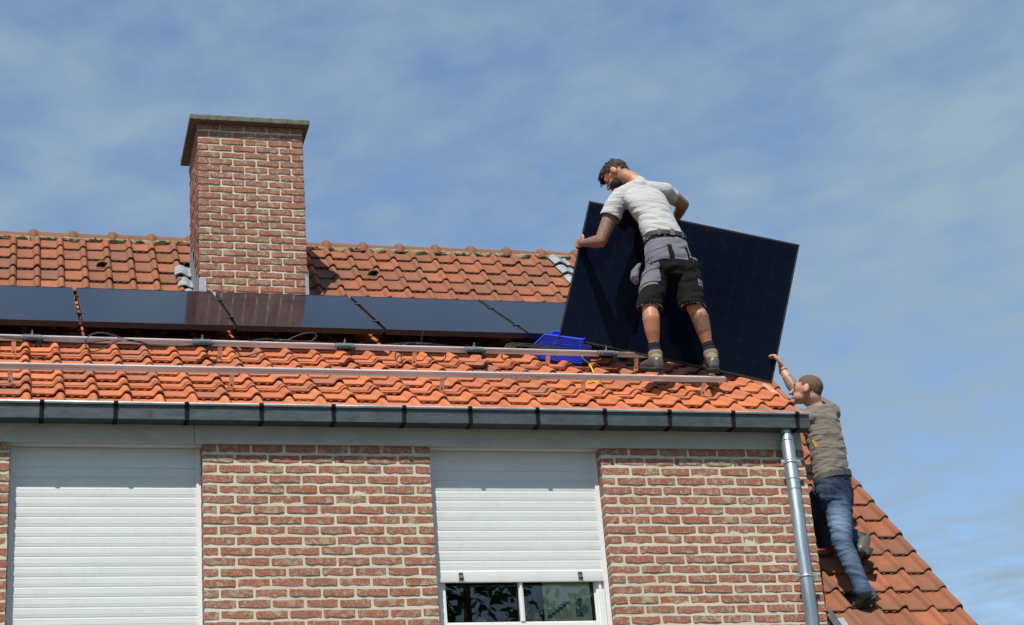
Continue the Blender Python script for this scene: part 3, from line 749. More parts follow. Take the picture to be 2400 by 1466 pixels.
# ---- window below the raised shutter
WY = .120; wz0, wz1 = -1.30, -.80; wz = -1.093
win = empty('window', (1.95, WY, wz0), 'white plastic window with two dark panes under the raised shutter', 'window')
f = MB(); f.bbox(W2[0]+.004, 1.470, WY-.010, WY+.05, -1.30, -.02); f.bbox(2.430, W2[1]-.004, WY-.010, WY+.05, -1.30, -.02)
f.bbox(2.418, 2.4295, WY+.002, WY+.05, -1.20, -.02); f.bbox(2.446, 2.462, WY-.024, WY-.0101, -1.30, -.02)
f.bbox(1.4701, 2.4179, WY-.008, WY+.05, -1.30, wz); f.bbox(1.4701, 2.4179, WY-.006, WY+.05, -.30, -.02)
f.obj('frame', M['pvc_frame'], win)
MB().bbox(1.462, 2.43, WY-.018, WY-.0085, -1.20, wz-.012).obj('sill', M['pvc_frame'], win)
mm = MB(); mm.bbox(1.930, 1.958, WY-.016, WY+.045, wz+.0005, -.3005); mm.tube([(1.944, WY-.018, wz+.001), (1.944, WY-.018, -.301)], .008, 8)
mm.obj('mullion', M['pvc_frame'], win, 40)
for a, b in ((1.4705, 1.9295), (1.9585, 2.4175)):
    mk('pane', [(a, WY+.014, wz), (b, WY+.014, wz), (b, WY+.014, -.30), (a, WY+.014, -.30)], [[0, 1, 2, 3]], M['glass'], win)
    q = MB(); q.bbox(a, a+.004, WY+.006, WY+.013, wz, -.31); q.bbox(b-.004, b, WY+.006, WY+.013, wz, -.31); q.bbox(a+.004, b-.004, WY+.006, WY+.013, wz+.0005, wz+.005)
    q.obj('glazing_bead', M['black_strap'], win)
rm = MB(); a = .175
rm.add([(1.2, a, -1.5), (2.7, a, -1.5), (2.7, a, -.05), (1.2, a, -.05), (1.2, 1.4, -1.5), (2.7, 1.4, -1.5), (2.7, 1.4, -.05), (1.2, 1.4, -.05)], [[4, 5, 6, 7], [0, 4, 7, 3], [1, 2, 6, 5], [0, 1, 5, 4], [3, 7, 6, 2]])
rm.obj('dark_room', M['room'], win)
# poster taped behind the right pane
pz0, pz1, pxa, pxb = -1.082, -.80, 2.095, 2.402; PY = WY+.028
poster = MB().bbox(pxa, pxb, PY, PY+.0015, pz0, pz1).obj('poster', M['paper'], None, None, (pxa, PY, pz0))
tagit(poster, 'pale green printed poster behind the right window pane', 'poster')
gr = MB(); gx0, gx1, gz0, gz1 = 2.120, 2.262, -1.062, -.962
for i in range(7):
    x = gx0+(gx1-gx0)*i/6; gr.bbox(x-.0006, x+.0006, PY-.0012, PY-.0004, gz0, gz1)
    z = gz0+(gz1-gz0)*i/6; gr.bbox(gx0, gx1, PY-.0022, PY-.0014, z-.0006, z+.0006)
gr.obj('printed_grid', M['grey_print'], poster)
gc = MB()
for i in range(1, 6): gc.bbox(gx0+(gx1-gx0)*i/6, gx0+(gx1-gx0)*(i+1)/6, PY-.0036, PY-.0024, gz0+(gz1-gz0)*i/6, gz0+(gz1-gz0)*(i+1)/6)
gc.tube([(gx0+.010, PY-.0024, gz0+.004), (gx0+.010, PY-.0036, gz0+.004)], .0155, 18)
gc.bbox(2.300, 2.344, PY-.0036, PY-.0024, -1.058, -.942)
gc.obj('green_blocks', M['green_print'], poster)
MB().tube([(2.352, PY-.0037, -1.010), (2.352, PY-.0048, -1.010)], .030, 20).obj('printed_globe', M['lead'], poster)
def text(body, size, loc, rot, mat, parent, name='lettering'):
    cu = bpy.data.curves.new('t', 'FONT'); cu.body = body; cu.size = size; cu.extrude = .0003
    o = bpy.data.objects.new('t', cu); COL.objects.link(o); dg = bpy.context.evaluated_depsgraph_get(); me = bpy.data.meshes.new_from_object(o.evaluated_get(dg)); bpy.data.objects.remove(o)
    me.materials.append(mat); return put(name, me, loc, parent, rot)
text('Inacoplan', .030, (2.215, PY-.003, -.872), (R(90), 0, 0), M['grey_print'], poster)
text('Inacoplan', .024, (2.320, PY-.0042, -1.050), (R(90), R(-90), 0), M['paper'], poster)
text('eco', .013, (2.336, PY-.0042, -.978), (R(90), R(-90), 0), M['paper'], poster)
def crumple(name, c, r, mat, label, cat, seed):
    mb = MB(); mb.ball(c, r, None, 22, 14); c = V(c)
    for v in mb.v:
        d = v - c; k = 1 + .55*noise.noise(d*22 + V((seed, 0, 0))) + .25*noise.noise(d*60 + V((seed, 5, 0))); v.xyz = c + d*k
    o = mb.obj(name, mat, None, None, c); return tagit(o, label, cat)
crumple('plastic_bag', (2.025, WY+.075, -1.055), (.055, .022, .075), M['plastic_bag'], 'crumpled grey plastic bag standing behind the window beside the poster', 'plastic bag', 3.)
crumple('plastic_bag', (1.70, WY+.085, -1.085), (.035, .02, .045), M['plastic_bag'], 'small dim plastic bag low in the left window pane', 'plastic bag', 9.)

# ------------------------------------------------------------------ solar panels
PW, PL, PT = 1.046, 1.559, .040
def panel(name, M4, label, group=None):
    """M4: local x across, y up the panel, z out of the glass; origin at the lower left front corner"""
    root = empty(name, M4.translation, label, 'solar panel', group); root.rotation_euler = M4.to_euler()
    def local(mb, nm, mat, sm=None):
        me = bpy.data.meshes.new(nm); me.from_pydata([tuple(v) for v in mb.v], [], mb.f); finish(me, mat, sm)
        o = bpy.data.objects.new(nm, me); COL.objects.link(o); o.parent = root; ORG[o.name] = V((0, 0, 0)); return o
    mb = MB(); b = .012
    mb.bbox(0, PW_, 0, b, -PT, 0); mb.bbox(0, PW_, PL_-b, PL_, -PT, 0); mb.bbox(0, b, b, PL_-b, -PT, 0); mb.bbox(PW_-b, PW_, b, PL_-b, -PT, 0)
    local(mb, 'frame', M['frame_black'])
    mb = MB(); mb.bbox(b+.0005, PW_-b-.0005, b+.0005, PL_-b-.0005, -.010, -.0015); local(mb, 'glass', M['pv'])
    return root
PW_, PL_ = PW, PL
yP = 1.505; PW_ = 1.036
for i, (x, lab) in enumerate(((-1.714, 'black solar panel laid on the roof, leftmost and cut by the frame edge'), (-.652, 'black solar panel left of the chimney, its right end reflecting brick'),
        (.410, 'black solar panel right in front of the chimney, mirroring its brickwork'), (1.476, 'black solar panel laid right of the chimney, mirroring only sky'), (2.534, 'black solar panel half hidden by the one being carried'))):
    o = V((x, yP, zs(yP))) + NS*.170; M4 = RS.to_4x4(); M4.translation = o
    w = PW_; panel('solar_panel', M4, lab, 'solar panels already mounted in a row')
# panel carried by the two fitters
TL, TR, BR, BL = V((2.928, .937, 2.226)), V((4.373, .578, 1.764)), V((4.116, .809, .778)), V((2.671, 1.168, 1.239))
ex = (BR-BL).normalized(); ey = (TL-BL); ey = (ey - ex*ey.dot(ex)).normalized(); ez = ex.cross(ey)
M4 = Matrix((ex, ey, ez)).transposed().to_4x4(); M4.translation = BL
PW_, PL_ = PL, PW
held = panel('solar_panel', M4, 'tilted black solar panel carried between the two workers')
PW_, PL_ = PW, PL
# clamps in the gaps
cl_me = None
for x in (-.665, .397, 1.461, 2.523):
    for yy in (1.80, 2.47):
        mb = MB(); o = V((x, yy, zs(yy))) + NS*.170; mb.box(o + NS*.003, (.045, .05, .004), RS); mb.box(o - NS*.02, (.012, .045, .04), RS)
        mb.obj('panel_clamp', M['frame_black'], None, None, o); ob = bpy.data.objects[-1] if False else None
GAP = ('in the gap left of the chimney', 'in the gap right in front of the chimney', 'in the gap just right of the chimney', 'in the rightmost gap beside the carried panel')
for k_, o in enumerate([o for o in COL.objects if o.name.startswith('panel_clamp')]):
    tagit(o, ('lower', 'upper')[k_ % 2] + ' small black clamp ' + GAP[k_//2] + ' between mounted panels', 'clamp', 'clamps between the mounted panels')

# ------------------------------------------------------------------ rails
def rail(ya, slope, x1, label, hooks, h=.128, splice=None, visible=True):
    ra = None; mb = MB()
    # hollow extrusion: bright top flanges, a groove in the side
    pr = [(-.019, 0), (-.019, -.013), (-.015, -.015), (-.015, -.019), (-.019, -.021), (-.019, -.036), (.019, -.036), (.019, 0), (.006, 0), (.006, -.008), (-.006, -.008), (-.006, 0)]
    def pt(u, v, t):
        y = ya + slope*(t+1.2); return V((t, y, zs(y))) + DS*u + NS*(h+v)
    mb.prism(pr, -3.0, x1, pt); o = mb.obj('mounting_rail', M['alu'], None, None, pt(0, 0, 1.)); tagit(o, label, 'mounting rail', 'aluminium mounting rails on the tiles')
    for x in hooks:
        q = MB(); y = ya + slope*(x+1.2); b = V((x, y, zs(y)))
        c = b + DS*(-.026) + NS*(h-.060)
        q.box(b - DS*.030 + NS*(h-.056), (.030, .018, .004), RS)           # lip under the rail
        q.box(b - DS*.040 + NS*(h-.083), (.030, .004, .092), RS)           # upright plate with slot
        q.box(b + DS*.02 + NS*(h-.128), (.030, .12, .005), RS)
        ho_ = q.obj('roof_hook', M['steel'], o)
        s_ = MB(); s_.tube([b - DS*.042 + NS*(h-.078), b - DS*.052 + NS*(h-.078)], .0075, 6); s_.tube([b - DS*.052 + NS*(h-.078), b - DS*.058 + NS*(h-.078)], .0045, 8)
        s_.obj('hook_bolt', M['zinc_bead'], ho_)
        s_ = MB().box(b - DS*.0425 + NS*(h-.106), (.009, .001, .016), RS).obj('hook_slot', M['under'], ho_)
    if splice:
        q = MB(); xa, xb = splice; y = ya + slope*((xa+xb)/2+1.2); b = V(((xa+xb)/2, y, zs(y)))
        q.box(b - DS*.0225 + NS*(h-.030), (xb-xa, .003, .026), RS); sp_ = q.obj('splice_plate', M['steel'], o)
        for i in range(4):
            x = xa + (xb-xa)*(.12+.253*i); c = V((x, y, zs(y))) - DS*.024 + NS*(h-.030)
            MB().tube([c, c - DS*.006], .0065, 6).obj('splice_bolt', M['zinc_bead'], sp_)
    return o
def xat(px, py, y): return P(px, py, y).x
rail(1.190, -.0155, 3.50, 'upper aluminium rail carrying the microinverters below the mounted panels', [xat(32, 808, 1.14), xat(514, 818, 1.14), xat(968, 830, 1.12), xat(1280, 840, 1.1), 3.2])
rail(.348, .006, P(1694, 886, .35).x, 'lower aluminium rail on which the worker in shorts stands', [xat(24, 875, .30), xat(543, 885, .30), xat(1036, 895, .30), xat(1367, 900, .30), xat(1650, 907, .30)], splice=(xat(1195, 876, .33), xat(1262, 878, .33)))
rail(1.80, 0, 3.64, 'rail in the dark under the mounted panels', [])

# ------------------------------------------------------------------ microinverters
def inverter(px, py, label):
    y = 1.190 - .0155*(P(px, py, 1.15).x+1.2); x = P(px, py, y).x; b = V((x, y, zs(y))) + NS*.130
    r = empty('microinverter', b, label, 'microinverter', 'microinverters bolted to the upper rail'); M3 = RS @ Matrix.Rotation(rnd.uniform(-.06, .06), 3, 'Z')
    mb = MB(); mb.box(b + M3 @ V((0, -.035, -.010)), (.135, .095, .018), M3); mb.box(b + M3 @ V((0, -.035, .001)), (.118, .08, .006), M3); mb.obj('case', M['inverter'], r)
    mb = MB()
    for k in range(12): mb.box(b + M3 @ V((-.055+.01*k, -.06, -.030)), (.003, .04, .022), M3)
    mb.box(b + M3 @ V((0, -.050, -.024)), (.118, .06, .010), M3); mb.obj('heat_fins', M['black_strap'], r)
    mb = MB(); mb.tube([b + M3 @ V((0, 0, .0)), b + M3 @ V((0, 0, .034))], .0045, 8); mb.tube([b + M3 @ V((0, 0, .004)), b + M3 @ V((0, 0, .012))], .010, 6); mb.obj('bolt', M['zinc_bead'], r)
    for k in (-.045, .045): MB().box(b + M3 @ V((k, -.086, -.010)), (.022, .014, .014), M3).obj('socket', M['inverter'], r)
    for k, (dx_, dz_) in enumerate(((.028, -.062), (.046, -.058))):
        a = b + M3 @ V((.045, -.088, -.014)); e = a + V((dx_-.045+rnd.uniform(-.01, .01), -.02, dz_))
        MB().tube([a, a + (e-a)*.4 + V((0, -.01, 0)), e], [.0035, .008, .0085], 8).obj('connector', M['black_strap'], r, 40)
    return r
inverter(75, 786, 'grey microinverter bolted to the upper rail nearest the left frame edge')
inverter(471, 795, 'grey microinverter on the rail in front of the chimney')
inverter(803, 801, 'grey microinverter on the rail right of the chimney')
inverter(1104, 807, 'grey microinverter on the rail between chimney and blue bin')
inverter(1412, 818, 'grey microinverter right of the blue bin, under the carried panel')

# ------------------------------------------------------------------ cables
def onroof(px, py, h):
    d = P(px, py, 1.) - CAM; n = NS; o = V((0, 0, zs(0))) + NS*h; return CAM + d*((o-CAM).dot(n)/d.dot(n))
def cabp(px, py, Y):
    a = P(px, py, 1.105); b = onroof(px, py, .032); return a if a.y < b.y and Y > .95 else b
def cable(pts, label, r=.0042, mat='cable', group='loose black cables along the upper rail', name='cable', sub=7):
    """Catmull-Rom through (px, py, depth) points"""
    q = [cabp(*p) for p in pts]; q = [q[0]*2-q[1]] + q + [q[-1]*2-q[-2]]; out = []
    for i in range(1, len(q)-2):
        for k in range(sub):
            t = k/sub; a, b, c, d = q[i-1:i+3]
            out.append(.5*((2*b) + (c-a)*t + (2*a-5*b+4*c-d)*t*t + (3*b-a-3*c+d)*t**3))
    out.append(q[-2]); mb = MB(); mb.tube(out, r, 7); return tagit(mb.obj(name, M[mat], None, True, out[0]), label, 'cable', group)
cable([(0, 788, 1.33), (30, 793, 1.33), (60, 797, 1.33), (120, 801, 1.30), (190, 804, 1.28), (240, 799, 1.28), (290, 796, 1.30), (360, 810, 1.27), (430, 811, 1.27), (480, 805, 1.3)], 'long black cable running along the upper rail left of the chimney')
cable([(300, 800, 1.36), (270, 787, 1.38), (232, 780, 1.38), (204, 792, 1.34), (201, 812, 1.24), (214, 824, 1.18), (240, 818, 1.22), (270, 802, 1.30), (300, 797, 1.34), (340, 805, 1.3), (357, 823, 1.18)], 'black cable loop hanging over the tiles left of the chimney')
cable([(275, 793, 1.37), (315, 799, 1.37)], 'taped bundle of two cables on the rail left of the chimney', .010, sub=4)
cable([(480, 806, 1.3), (540, 811, 1.28), (600, 808, 1.28), (660, 799, 1.34), (700, 800, 1.34), (790, 806, 1.30)], 'black cable between the two microinverters nearest the chimney')
cable([(655, 798, 1.36), (620, 795, 1.36), (580, 803, 1.30), (558, 818, 1.2), (566, 835, 1.12), (600, 829, 1.16), (640, 812, 1.26), (672, 798, 1.34), (710, 783, 1.40), (738, 782, 1.40), (740, 792, 1.37), (725, 803, 1.33)], 'black cable loop below the foot of the chimney')
cable([(652, 798, 1.37), (690, 800, 1.37)], 'taped cable joint on the rail below the foot of the chimney', .010, sub=4)
cable([(720, 800, 1.34), (780, 808, 1.3), (840, 812, 1.28), (900, 810, 1.28), (940, 805, 1.32), (985, 805, 1.33), (1060, 812, 1.28), (1100, 815, 1.27)], 'black cable along the rail between chimney and blue bin')
cable([(985, 806, 1.36), (955, 806, 1.34), (930, 822, 1.24), (928, 845, 1.10), (940, 848, 1.08), (938, 825, 1.2), (930, 810, 1.3)], 'narrow black cable loop dangling on the tiles left of a hook')
cable([(985, 806, 1.36), (1010, 806, 1.35), (1040, 818, 1.25), (1044, 838, 1.13), (1030, 847, 1.08), (1010, 838, 1.12), (985, 812, 1.3)], 'wide black cable loop dangling on the tiles right of a hook')
cable([(975, 806, 1.37), (1005, 808, 1.37)], 'taped cable joint on the rail left of the blue bin', .010, sub=4)
cable([(986, 805, 1.38), (990, 785, 1.42), (997, 760, 1.46)], 'stray cable end sticking up in front of the mounted panel', .0022)
for j, (a, b) in enumerate(((0, 0), (3, 2), (-3, 5), (2, -4))):
    cable([(1175, 822+a, 1.26), (1200, 812+b, 1.32), (1225, 809+a, 1.33), (1260, 815+b, 1.30), (1290, 814+a, 1.31), (1330, 821+b, 1.27), (1365, 824+a, 1.26), (1400, 826+b, 1.26)], ('topmost', 'lowest', 'second', 'third')[j] + ' black cable in the tangled bundle across the blue bin')
cable([(1290, 815, 1.32), (1270, 810, 1.34), (1200, 805, 1.36), (1180, 820, 1.26), (1178, 842, 1.12), (1200, 835, 1.16)], 'black cable loop at the left of the blue bin')
cable([(1293, 817, 1.31), (1300, 804, 1.36), (1311, 798, 1.38)], 'short cable end sticking up in front of the blue bin', .0022)
cable([(1262, 818, 1.31), (1266, 808, 1.34), (1271, 800, 1.36)], 'shorter cable end sticking up at the left of the blue bin', .0022)
cable([(1285, 820, 1.30), (1300, 835, 1.2), (1312, 848, 1.12)], 'thin cable running down over the tiles from the bin', .0025)
cable([(1362, 808, 1.38), (1360, 818, 1.34), (1364, 832, 1.24), (1376, 838, 1.18), (1372, 828, 1.24)], 'small black cable curl right of the blue bin', .0025)
cable([(1362, 830, 1.24), (1368, 842, 1.14), (1380, 852, 1.04), (1388, 866, .90), (1391, 874, .80)], 'yellow and green earth wire falling from the upper rail', .0048, 'yellow', None)
cable([(1376, 888, .50), (1388, 893, .46), (1398, 896, .43), (1410, 890, .46), (1416, 886, .50)], 'end of the yellow and green wire curling below the lower rail', .0048, 'yellow', None)

# ------------------------------------------------------------------ blue storage bin
M3 = RS @ Matrix.Rotation(R(-36), 3, 'Z')
bo = onroof(1360, 855, .012) - M3 @ V((.385, 0, 0))
def B(x, y, z): return bo + M3 @ V((x, y, z))
def wallbox(mb, pts, th):
    """closed shell between an outline and its copy pushed by th"""
    n = len(pts); q = [p + th for p in pts]
    mb.add(pts + q, [list(range(n)), [n+i for i in range(n)][::-1]] + [[i, n+i, n+(i+1) % n, (i+1) % n] for i in range(n)])
L_, D_, H_ = .39, .20, .185
bn = MB()
side = [(0, 0), (L_, 0), (L_, H_), (.10, H_), (.0, .075)]
for y in (0, D_): wallbox(bn, [B(x, y, z) for x, z in side], M3 @ V((0, .005, 0)))
wallbox(bn, [B(0, 0, 0), B(L_, 0, 0), B(L_, D_, 0), B(0, D_, 0)], M3 @ V((0, 0, .005)))
wallbox(bn, [B(L_, 0, 0), B(L_, D_, 0), B(L_, D_, H_), B(L_, 0, H_)], M3 @ V((.005, 0, 0)))
wallbox(bn, [B(0, 0, 0), B(0, D_, 0), B(0, D_, .07), B(0, 0, .07)], M3 @ V((-.004, 0, 0)))
blue_bin = bn.obj('storage_bin', M['blue'], None, None, bo); tagit(blue_bin, 'bright blue plastic parts bin wedged behind the upper rail', 'storage bin')
rm2 = MB(); rim = [(0, .075), (.10, H_), (L_, H_)]
for y in (-.004, D_+.004):
    rm2.tube([B(x, y, z) for x, z in rim], .0065, 6)
rm2.tube([B(0, -.004, .07), B(0, D_+.004, .07)], .006, 6); rm2.tube([B(L_, -.004, H_), B(L_, D_+.004, H_)], .006, 6)
rm2.obj('rim', M['blue'], blue_bin, 40)
rb = MB(); rb.box(B(.22, -.003, .13), (.20, .006, .007), M3); rb.box(B(.06, -.003, .055), (.006, .006, .06), M3 @ Matrix.Rotation(R(35), 3, 'Y')); rb.obj('side_rib', M['blue'], blue_bin)

# ------------------------------------------------------------------ people
def unit(v): return V(v).normalized()
def hand(mb, wrist, palm_dir, palm_n, side, curl, size=1., spread=.12):
    """palm with four fingers and a thumb; curl = list of bend angles per phalanx; side +1/-1 says where the thumb is"""
    d = unit(palm_dir); n = unit(V(palm_n) - d*V(palm_n).dot(d)); s = d.cross(n)*side; k = size
    w = V(wrist)
    mb.chain([(w, .024*k), (w + d*.03*k, .026*k)], 10)
    for j, off in enumerate((.030, .010, -.010, -.028)):
        kn = w + d*(.088 - abs(off-.008)*.25)*k + s*off*k
        mb.chain([(w + d*.02*k + s*off*.6*k, .015*k), (kn, .0125*k)], 8)
        p = kn; dd = (d + s*(off*spread*8)).normalized(); L = ((.040, .024, .020), (.044, .028, .021), (.041, .026, .020), (.032, .020, .018))[j]; r = .0102*k if j < 3 else .009*k
        for i, l in enumerate(L):
            ang = curl[i]; ax = dd.cross(n).normalized(); dd = (Matrix.Rotation(-ang, 3, ax) @ dd).normalized()
            # bend towards the palm side (-n)
            q = p + dd*l*k; mb.cone(p, q, r, r*.90, 8); p = q; r *= .92
    t0 = w + d*.022*k + s*.026*k; t1 = t0 + (d*.55 + s*.75 - n*.25).normalized()*.042*k; t2 = t1 + (d*.8 + s*.45 - n*.35).normalized()*.032*k; t3 = t2 + (d*.9 + s*.1 - n*.4).normalized()*.024*k
    mb.chain([(t0, .016*k), (t1, .0125*k), (t2, .011*k), (t3, .0095*k)], 8)

def boot(root, heel, toe, up, ankle, top, width=.045, two_tone=True):
    """heel, toe on the ground; up = normal of the sole"""
    heel, toe, up = V(heel), V(toe), unit(up); f = (toe-heel); Lh = f.length; f.normalize(); s = f.cross(up).normalized(); up = s.cross(f)
    so2 = MB(); rings = []
    for t, w in ((-.02, .022), (.0, .036), (.08, .040), (.22, .039), (.42, .036), (.62, .046), (.80, .050), (.93, .042), (1.02, .020)):
        rings.append((heel + f*Lh*t + up*.014, s*w*width/.045, up*.016))
    so2.loft(rings, 16, 3.2); sole = organic(so2, 'sole', M['rubber'], root, .006, 2)
    # lugs
    lg = MB()
    for i in range(9):
        t = .02 + i*.118
        if 3 <= i <= 3: continue
        lg.box(heel + f*Lh*t - up*.004, (.070*width/.045, .012, .010), Matrix((s, f, up)).transposed())
    lg.obj('tread_lugs', M['rubber'], root)
    u = MB(); u.loft([(heel + f*Lh*(-.01) + up*.03, s*.028, up*.02), (heel + f*Lh*.06 + up*.05, s*.036, up*.038), (heel + f*Lh*.25 + up*.058, s*.037, up*.045), (heel + f*Lh*.48 + up*.052, s*.037, up*.036),
        (heel + f*Lh*.70 + up*.042, s*.044, up*.028), (heel + f*Lh*.90 + up*.035, s*.038, up*.022), (heel + f*Lh*1.0 + up*.028, s*.02, up*.014)], 16, 2.4)
    u.chain([(heel + f*Lh*.17 + up*.06, .044), (V(ankle), .046)], 14)
    org_ = ORG[root.name]
    up_o = organic(u, 'boot_upper', [M['leather'], M['suede']], root, .006, 4)
    if two_tone: assign(up_o, 1, lambda p: (p-heel).dot(up) > .100 - .05*abs((p-heel).dot(f)/Lh-.15))
    c = MB(); a = V(ankle); tp = V(top); ax = (tp-a).normalized()
    c.tube([a - ax*.015, a, a + ax*.02, a + ax*.038, a + ax*.045], [.044, .050, .051, .049, .043], 16); organic(c, 'boot_collar', M['suede'] if two_tone else M['rubber'], root, .006, 3)
    if two_tone:
        lc = MB()
        for i in range(4): q = heel + f*Lh*(.42+.07*i) + up*(.092-.010*i); lc.tube([q - s*.02, q + s*.02], .003, 6)
        lc.obj('laces', M['cable'], root)

# ---- worker standing on the lower rail
fL, fR = P(1532, 868, 0.040), P(1671, 868, 0.385)
man = empty('person', P(1600, 878, 0.380), 'worker in grey t-shirt and black shorts standing on the rail, holding the panel', 'person', 'workers mounting the solar panels')
RTv = V((math.cos(R(8)), math.sin(R(8)), 0))
def sh(a, b): return P(*a), b
# skeleton
hipL, hipR = P(1546, 618, 0.431), P(1600, 614, 0.453)
kneeL, kneeR = P(1523, 722, 0.348), P(1626, 718, 0.371)
ankL, ankR = P(1535, 824, 0.381), P(1664, 822, 0.383)
belt = P(1557, 566, 0.477); chest = P(1515, 478, 0.610); shc = P(1508, 444, 0.660); neck = P(1487, 424, 0.720)
shL, shR = P(1449, 463, 0.640), P(1558, 450, 0.700)
elL, wrL = P(1408, 566, 0.680), P(1371, 570, 0.930)
elR, wrR = P(1601, 480, 0.830), P(1580, 520, 0.985)
headc = P(1444, 408, 0.780)
bd = MB()
bd.loft([(P(1573, 640, 0.435), RTv*.13, V((0, .09, 0))), (P(1566, 600, 0.460), RTv*.150, V((0, .10, 0))), (belt, RTv*.135, V((0, .085, 0))), (P(1542, 525, 0.535), RTv*.130, V((0, .085, .0))), (chest, RTv*.155, V((0, .10, .02))), (P(1507, 455, 0.650), RTv*.15, V((0, .09, .03))), (P(1498, 436, 0.680), RTv*.09, V((0, .06, .02)))], 18)
bd.chain([(P(1500, 440, 0.680), .058), (neck, .056), (P(1466, 415, 0.755), .055)])
# legs: thigh, knee, calf that swells, ankle
for h_, k_, a_, bend in ((hipL, kneeL, ankL, -.02), (hipR, kneeR, ankR, .02)):
    bd.chain([(h_, .074), (h_.lerp(k_, .5), .072), (k_, .054)])
    c1_ = k_.lerp(a_, .28) + V((bend*.3, -.018, 0)); c2_ = k_.lerp(a_, .55) + V((bend*.2, -.010, 0))
    bd.chain([(k_, .052), (c1_, .061), (c2_, .052), (k_.lerp(a_, .8), .037), (a_, .034), (a_ + V((0, 0, -.05)), .034)])
# arms
bd.chain([(shL, .048), (shL.lerp(elL, .5), .056), (elL, .046)]); bd.chain([(elL, .045), (elL.lerp(wrL, .3), .046), (elL.lerp(wrL, .75), .034), (wrL, .029)])
bd.chain([(shR, .062), (shR.lerp(elR, .5), .055), (elR, .045)]); bd.chain([(elR, .044), (elR.lerp(wrR, .4), .042), (wrR, .029)])
# left hand wraps the left edge of the panel, right hand hooks over the top edge
hl = P(1362, 566, 0.965)
hand(bd, wrL.lerp(hl, .2), V((-.35, .85, .30)), V((-.9, -.3, .1)), 1, (.5, .8, .6), .95)
hand(bd, wrR, V((-.1, -.2, -.95)), V((0, 1, 0)), 1, (.5, .7, .5), .92)
# head: skull, jaw, nose, ear; he looks down to the left
FWD = unit(V((-.62, .48, -.62))); UPH = unit(V((-.30, .28, .90)) ); UPH = (UPH - FWD*UPH.dot(FWD)).normalized(); SD = FWD.cross(UPH)
HM = Matrix((SD, FWD, UPH)).transposed()
bd.ball(headc, (.074, .094, .098), HM); bd.ball(headc + FWD*.045 - UPH*.048, (.055, .060, .058), HM); bd.ball(headc + FWD*.030 + UPH*.02, (.062, .068, .06), HM)
bd.cone(headc + FWD*.095 - UPH*.008, headc + FWD*.118 - UPH*.038, .011, .015, 8); bd.ball(headc + FWD*.085 - UPH*.088, (.024, .024, .020), HM)
bd.ball(headc + FWD*.088 + UPH*.010, (.05, .016, .012), HM)
bd.chain([(headc - UPH*.05 - FWD*.02, .056), (neck, .056)])
for s_ in (-1, 1):
    e_ = headc + SD*.076*s_ - UPH*.014 - FWD*.004; bd.ball(e_, (.010, .019, .031), HM); bd.ball(e_ + SD*.006*s_, (.007, .024, .034), HM)
body = organic(bd, 'body', [M['skin1'], M['ink1']], man, .0062, 4)
assign(body, 1, lambda p: ((p.z > .9 and (p-shL).length < .9 and (p-elL).length < .30 and (p-elL).length > .03 and p.x < shL.x+.04 and (p-headc).length > .2)) or ((p-elR).length < .22 and p.x > 3.36 and p.z > 1.9)
       or ((p-kneeR.lerp(ankR, .40)).length < .095) or ((p-kneeL.lerp(ankL, .28)).length < .062) or (p-hl).length < .035)
for s_ in (-1, 1):
    e_ = headc + FWD*.088 - UPH*.006 + SD*.030*s_
    MB().ball(e_ - FWD*.004, .0115, HM, 10, 7).obj('eye', M['eye'], body, True, e_)
# hair: short sides, tousled longer top falling forward
hr = MB(); hr.ball(headc + UPH*.022 - FWD*.006, (.080, .099, .090), HM, 20, 14); hr.ball(headc + UPH*.058 + FWD*.045, (.062, .062, .050), HM); hr.ball(headc + UPH*.035 + FWD*.088, (.05, .035, .035), HM); hr.ball(headc - FWD*.05 - UPH*.015, (.062, .045, .055), HM)
def hairfn(v, n):
    d = v - headc; top = max(0, d.dot(UPH)+.0)*8
    return v + n*(.010*noise.noise(d*70) + .012*top*noise.noise(V((d.dot(SD)*60, d.dot(FWD)*25, d.dot(UPH)*25))))
hro = organic(hr, 'hair', M['hair1'], man, .0055, 2, hairfn)
bmh = bmesh.new(); bmh.from_mesh(hro.data); og = ORG[hro.name]
dele = [v for v in bmh.verts if ((v.co+og-headc).dot(FWD) > .045 - .0 and (v.co+og-headc).dot(UPH) < .030) or ((v.co+og-headc).dot(UPH) < -.045) or ((v.co+og-headc).dot(UPH) < -.0 and (v.co+og-headc).dot(FWD) > .012)]
bmesh.ops.delete(bmh, geom=dele, context='VERTS'); bmh.to_mesh(hro.data); bmh.free()
tf = MB()
for i in range(90):
    a = rnd.uniform(-1, 1); b_ = rnd.uniform(0, 1)
    p0 = headc + SD*.055*a + UPH*(.075 - .03*b_*b_) + FWD*(.02+.085*b_); dd = (FWD*(.7+.5*rnd.random()) + SD*.5*rnd.uniform(-1, 1) + UPH*rnd.uniform(-.45, .45) + V((0, 0, -.45*b_))).normalized(); l = rnd.uniform(.025, .055)
    tf.tube([p0, p0 + dd*l*.5, p0 + dd*l + V((0, 0, -.010))], [.0055, .004, .0006], 4, False)
for i in range(60):
    a = rnd.uniform(-1, 1); p0 = headc + SD*.07*a + UPH*(.09*math.sqrt(max(0, 1-a*a*.8))) - FWD*rnd.uniform(-.03, .06); dd = (UPH + SD*rnd.uniform(-.7, .7) + FWD*rnd.uniform(-.3, .6)).normalized(); l = rnd.uniform(.015, .03)
    tf.tube([p0, p0 + dd*l], [.005, .0006], 4, False)
tf.obj('fringe', M['hair1'], hro, None)
br_ = MB(); br_.ball(headc + FWD*.050 - UPH*.062, (.059, .058, .047), HM); br_.ball(headc + FWD*.084 - UPH*.086, (.036, .036, .034), HM)
br_ = organic(br_, 'beard', M['hair1'], man, .0055, 2, lambda v, n: v + n*.003*noise.noise(v*150))
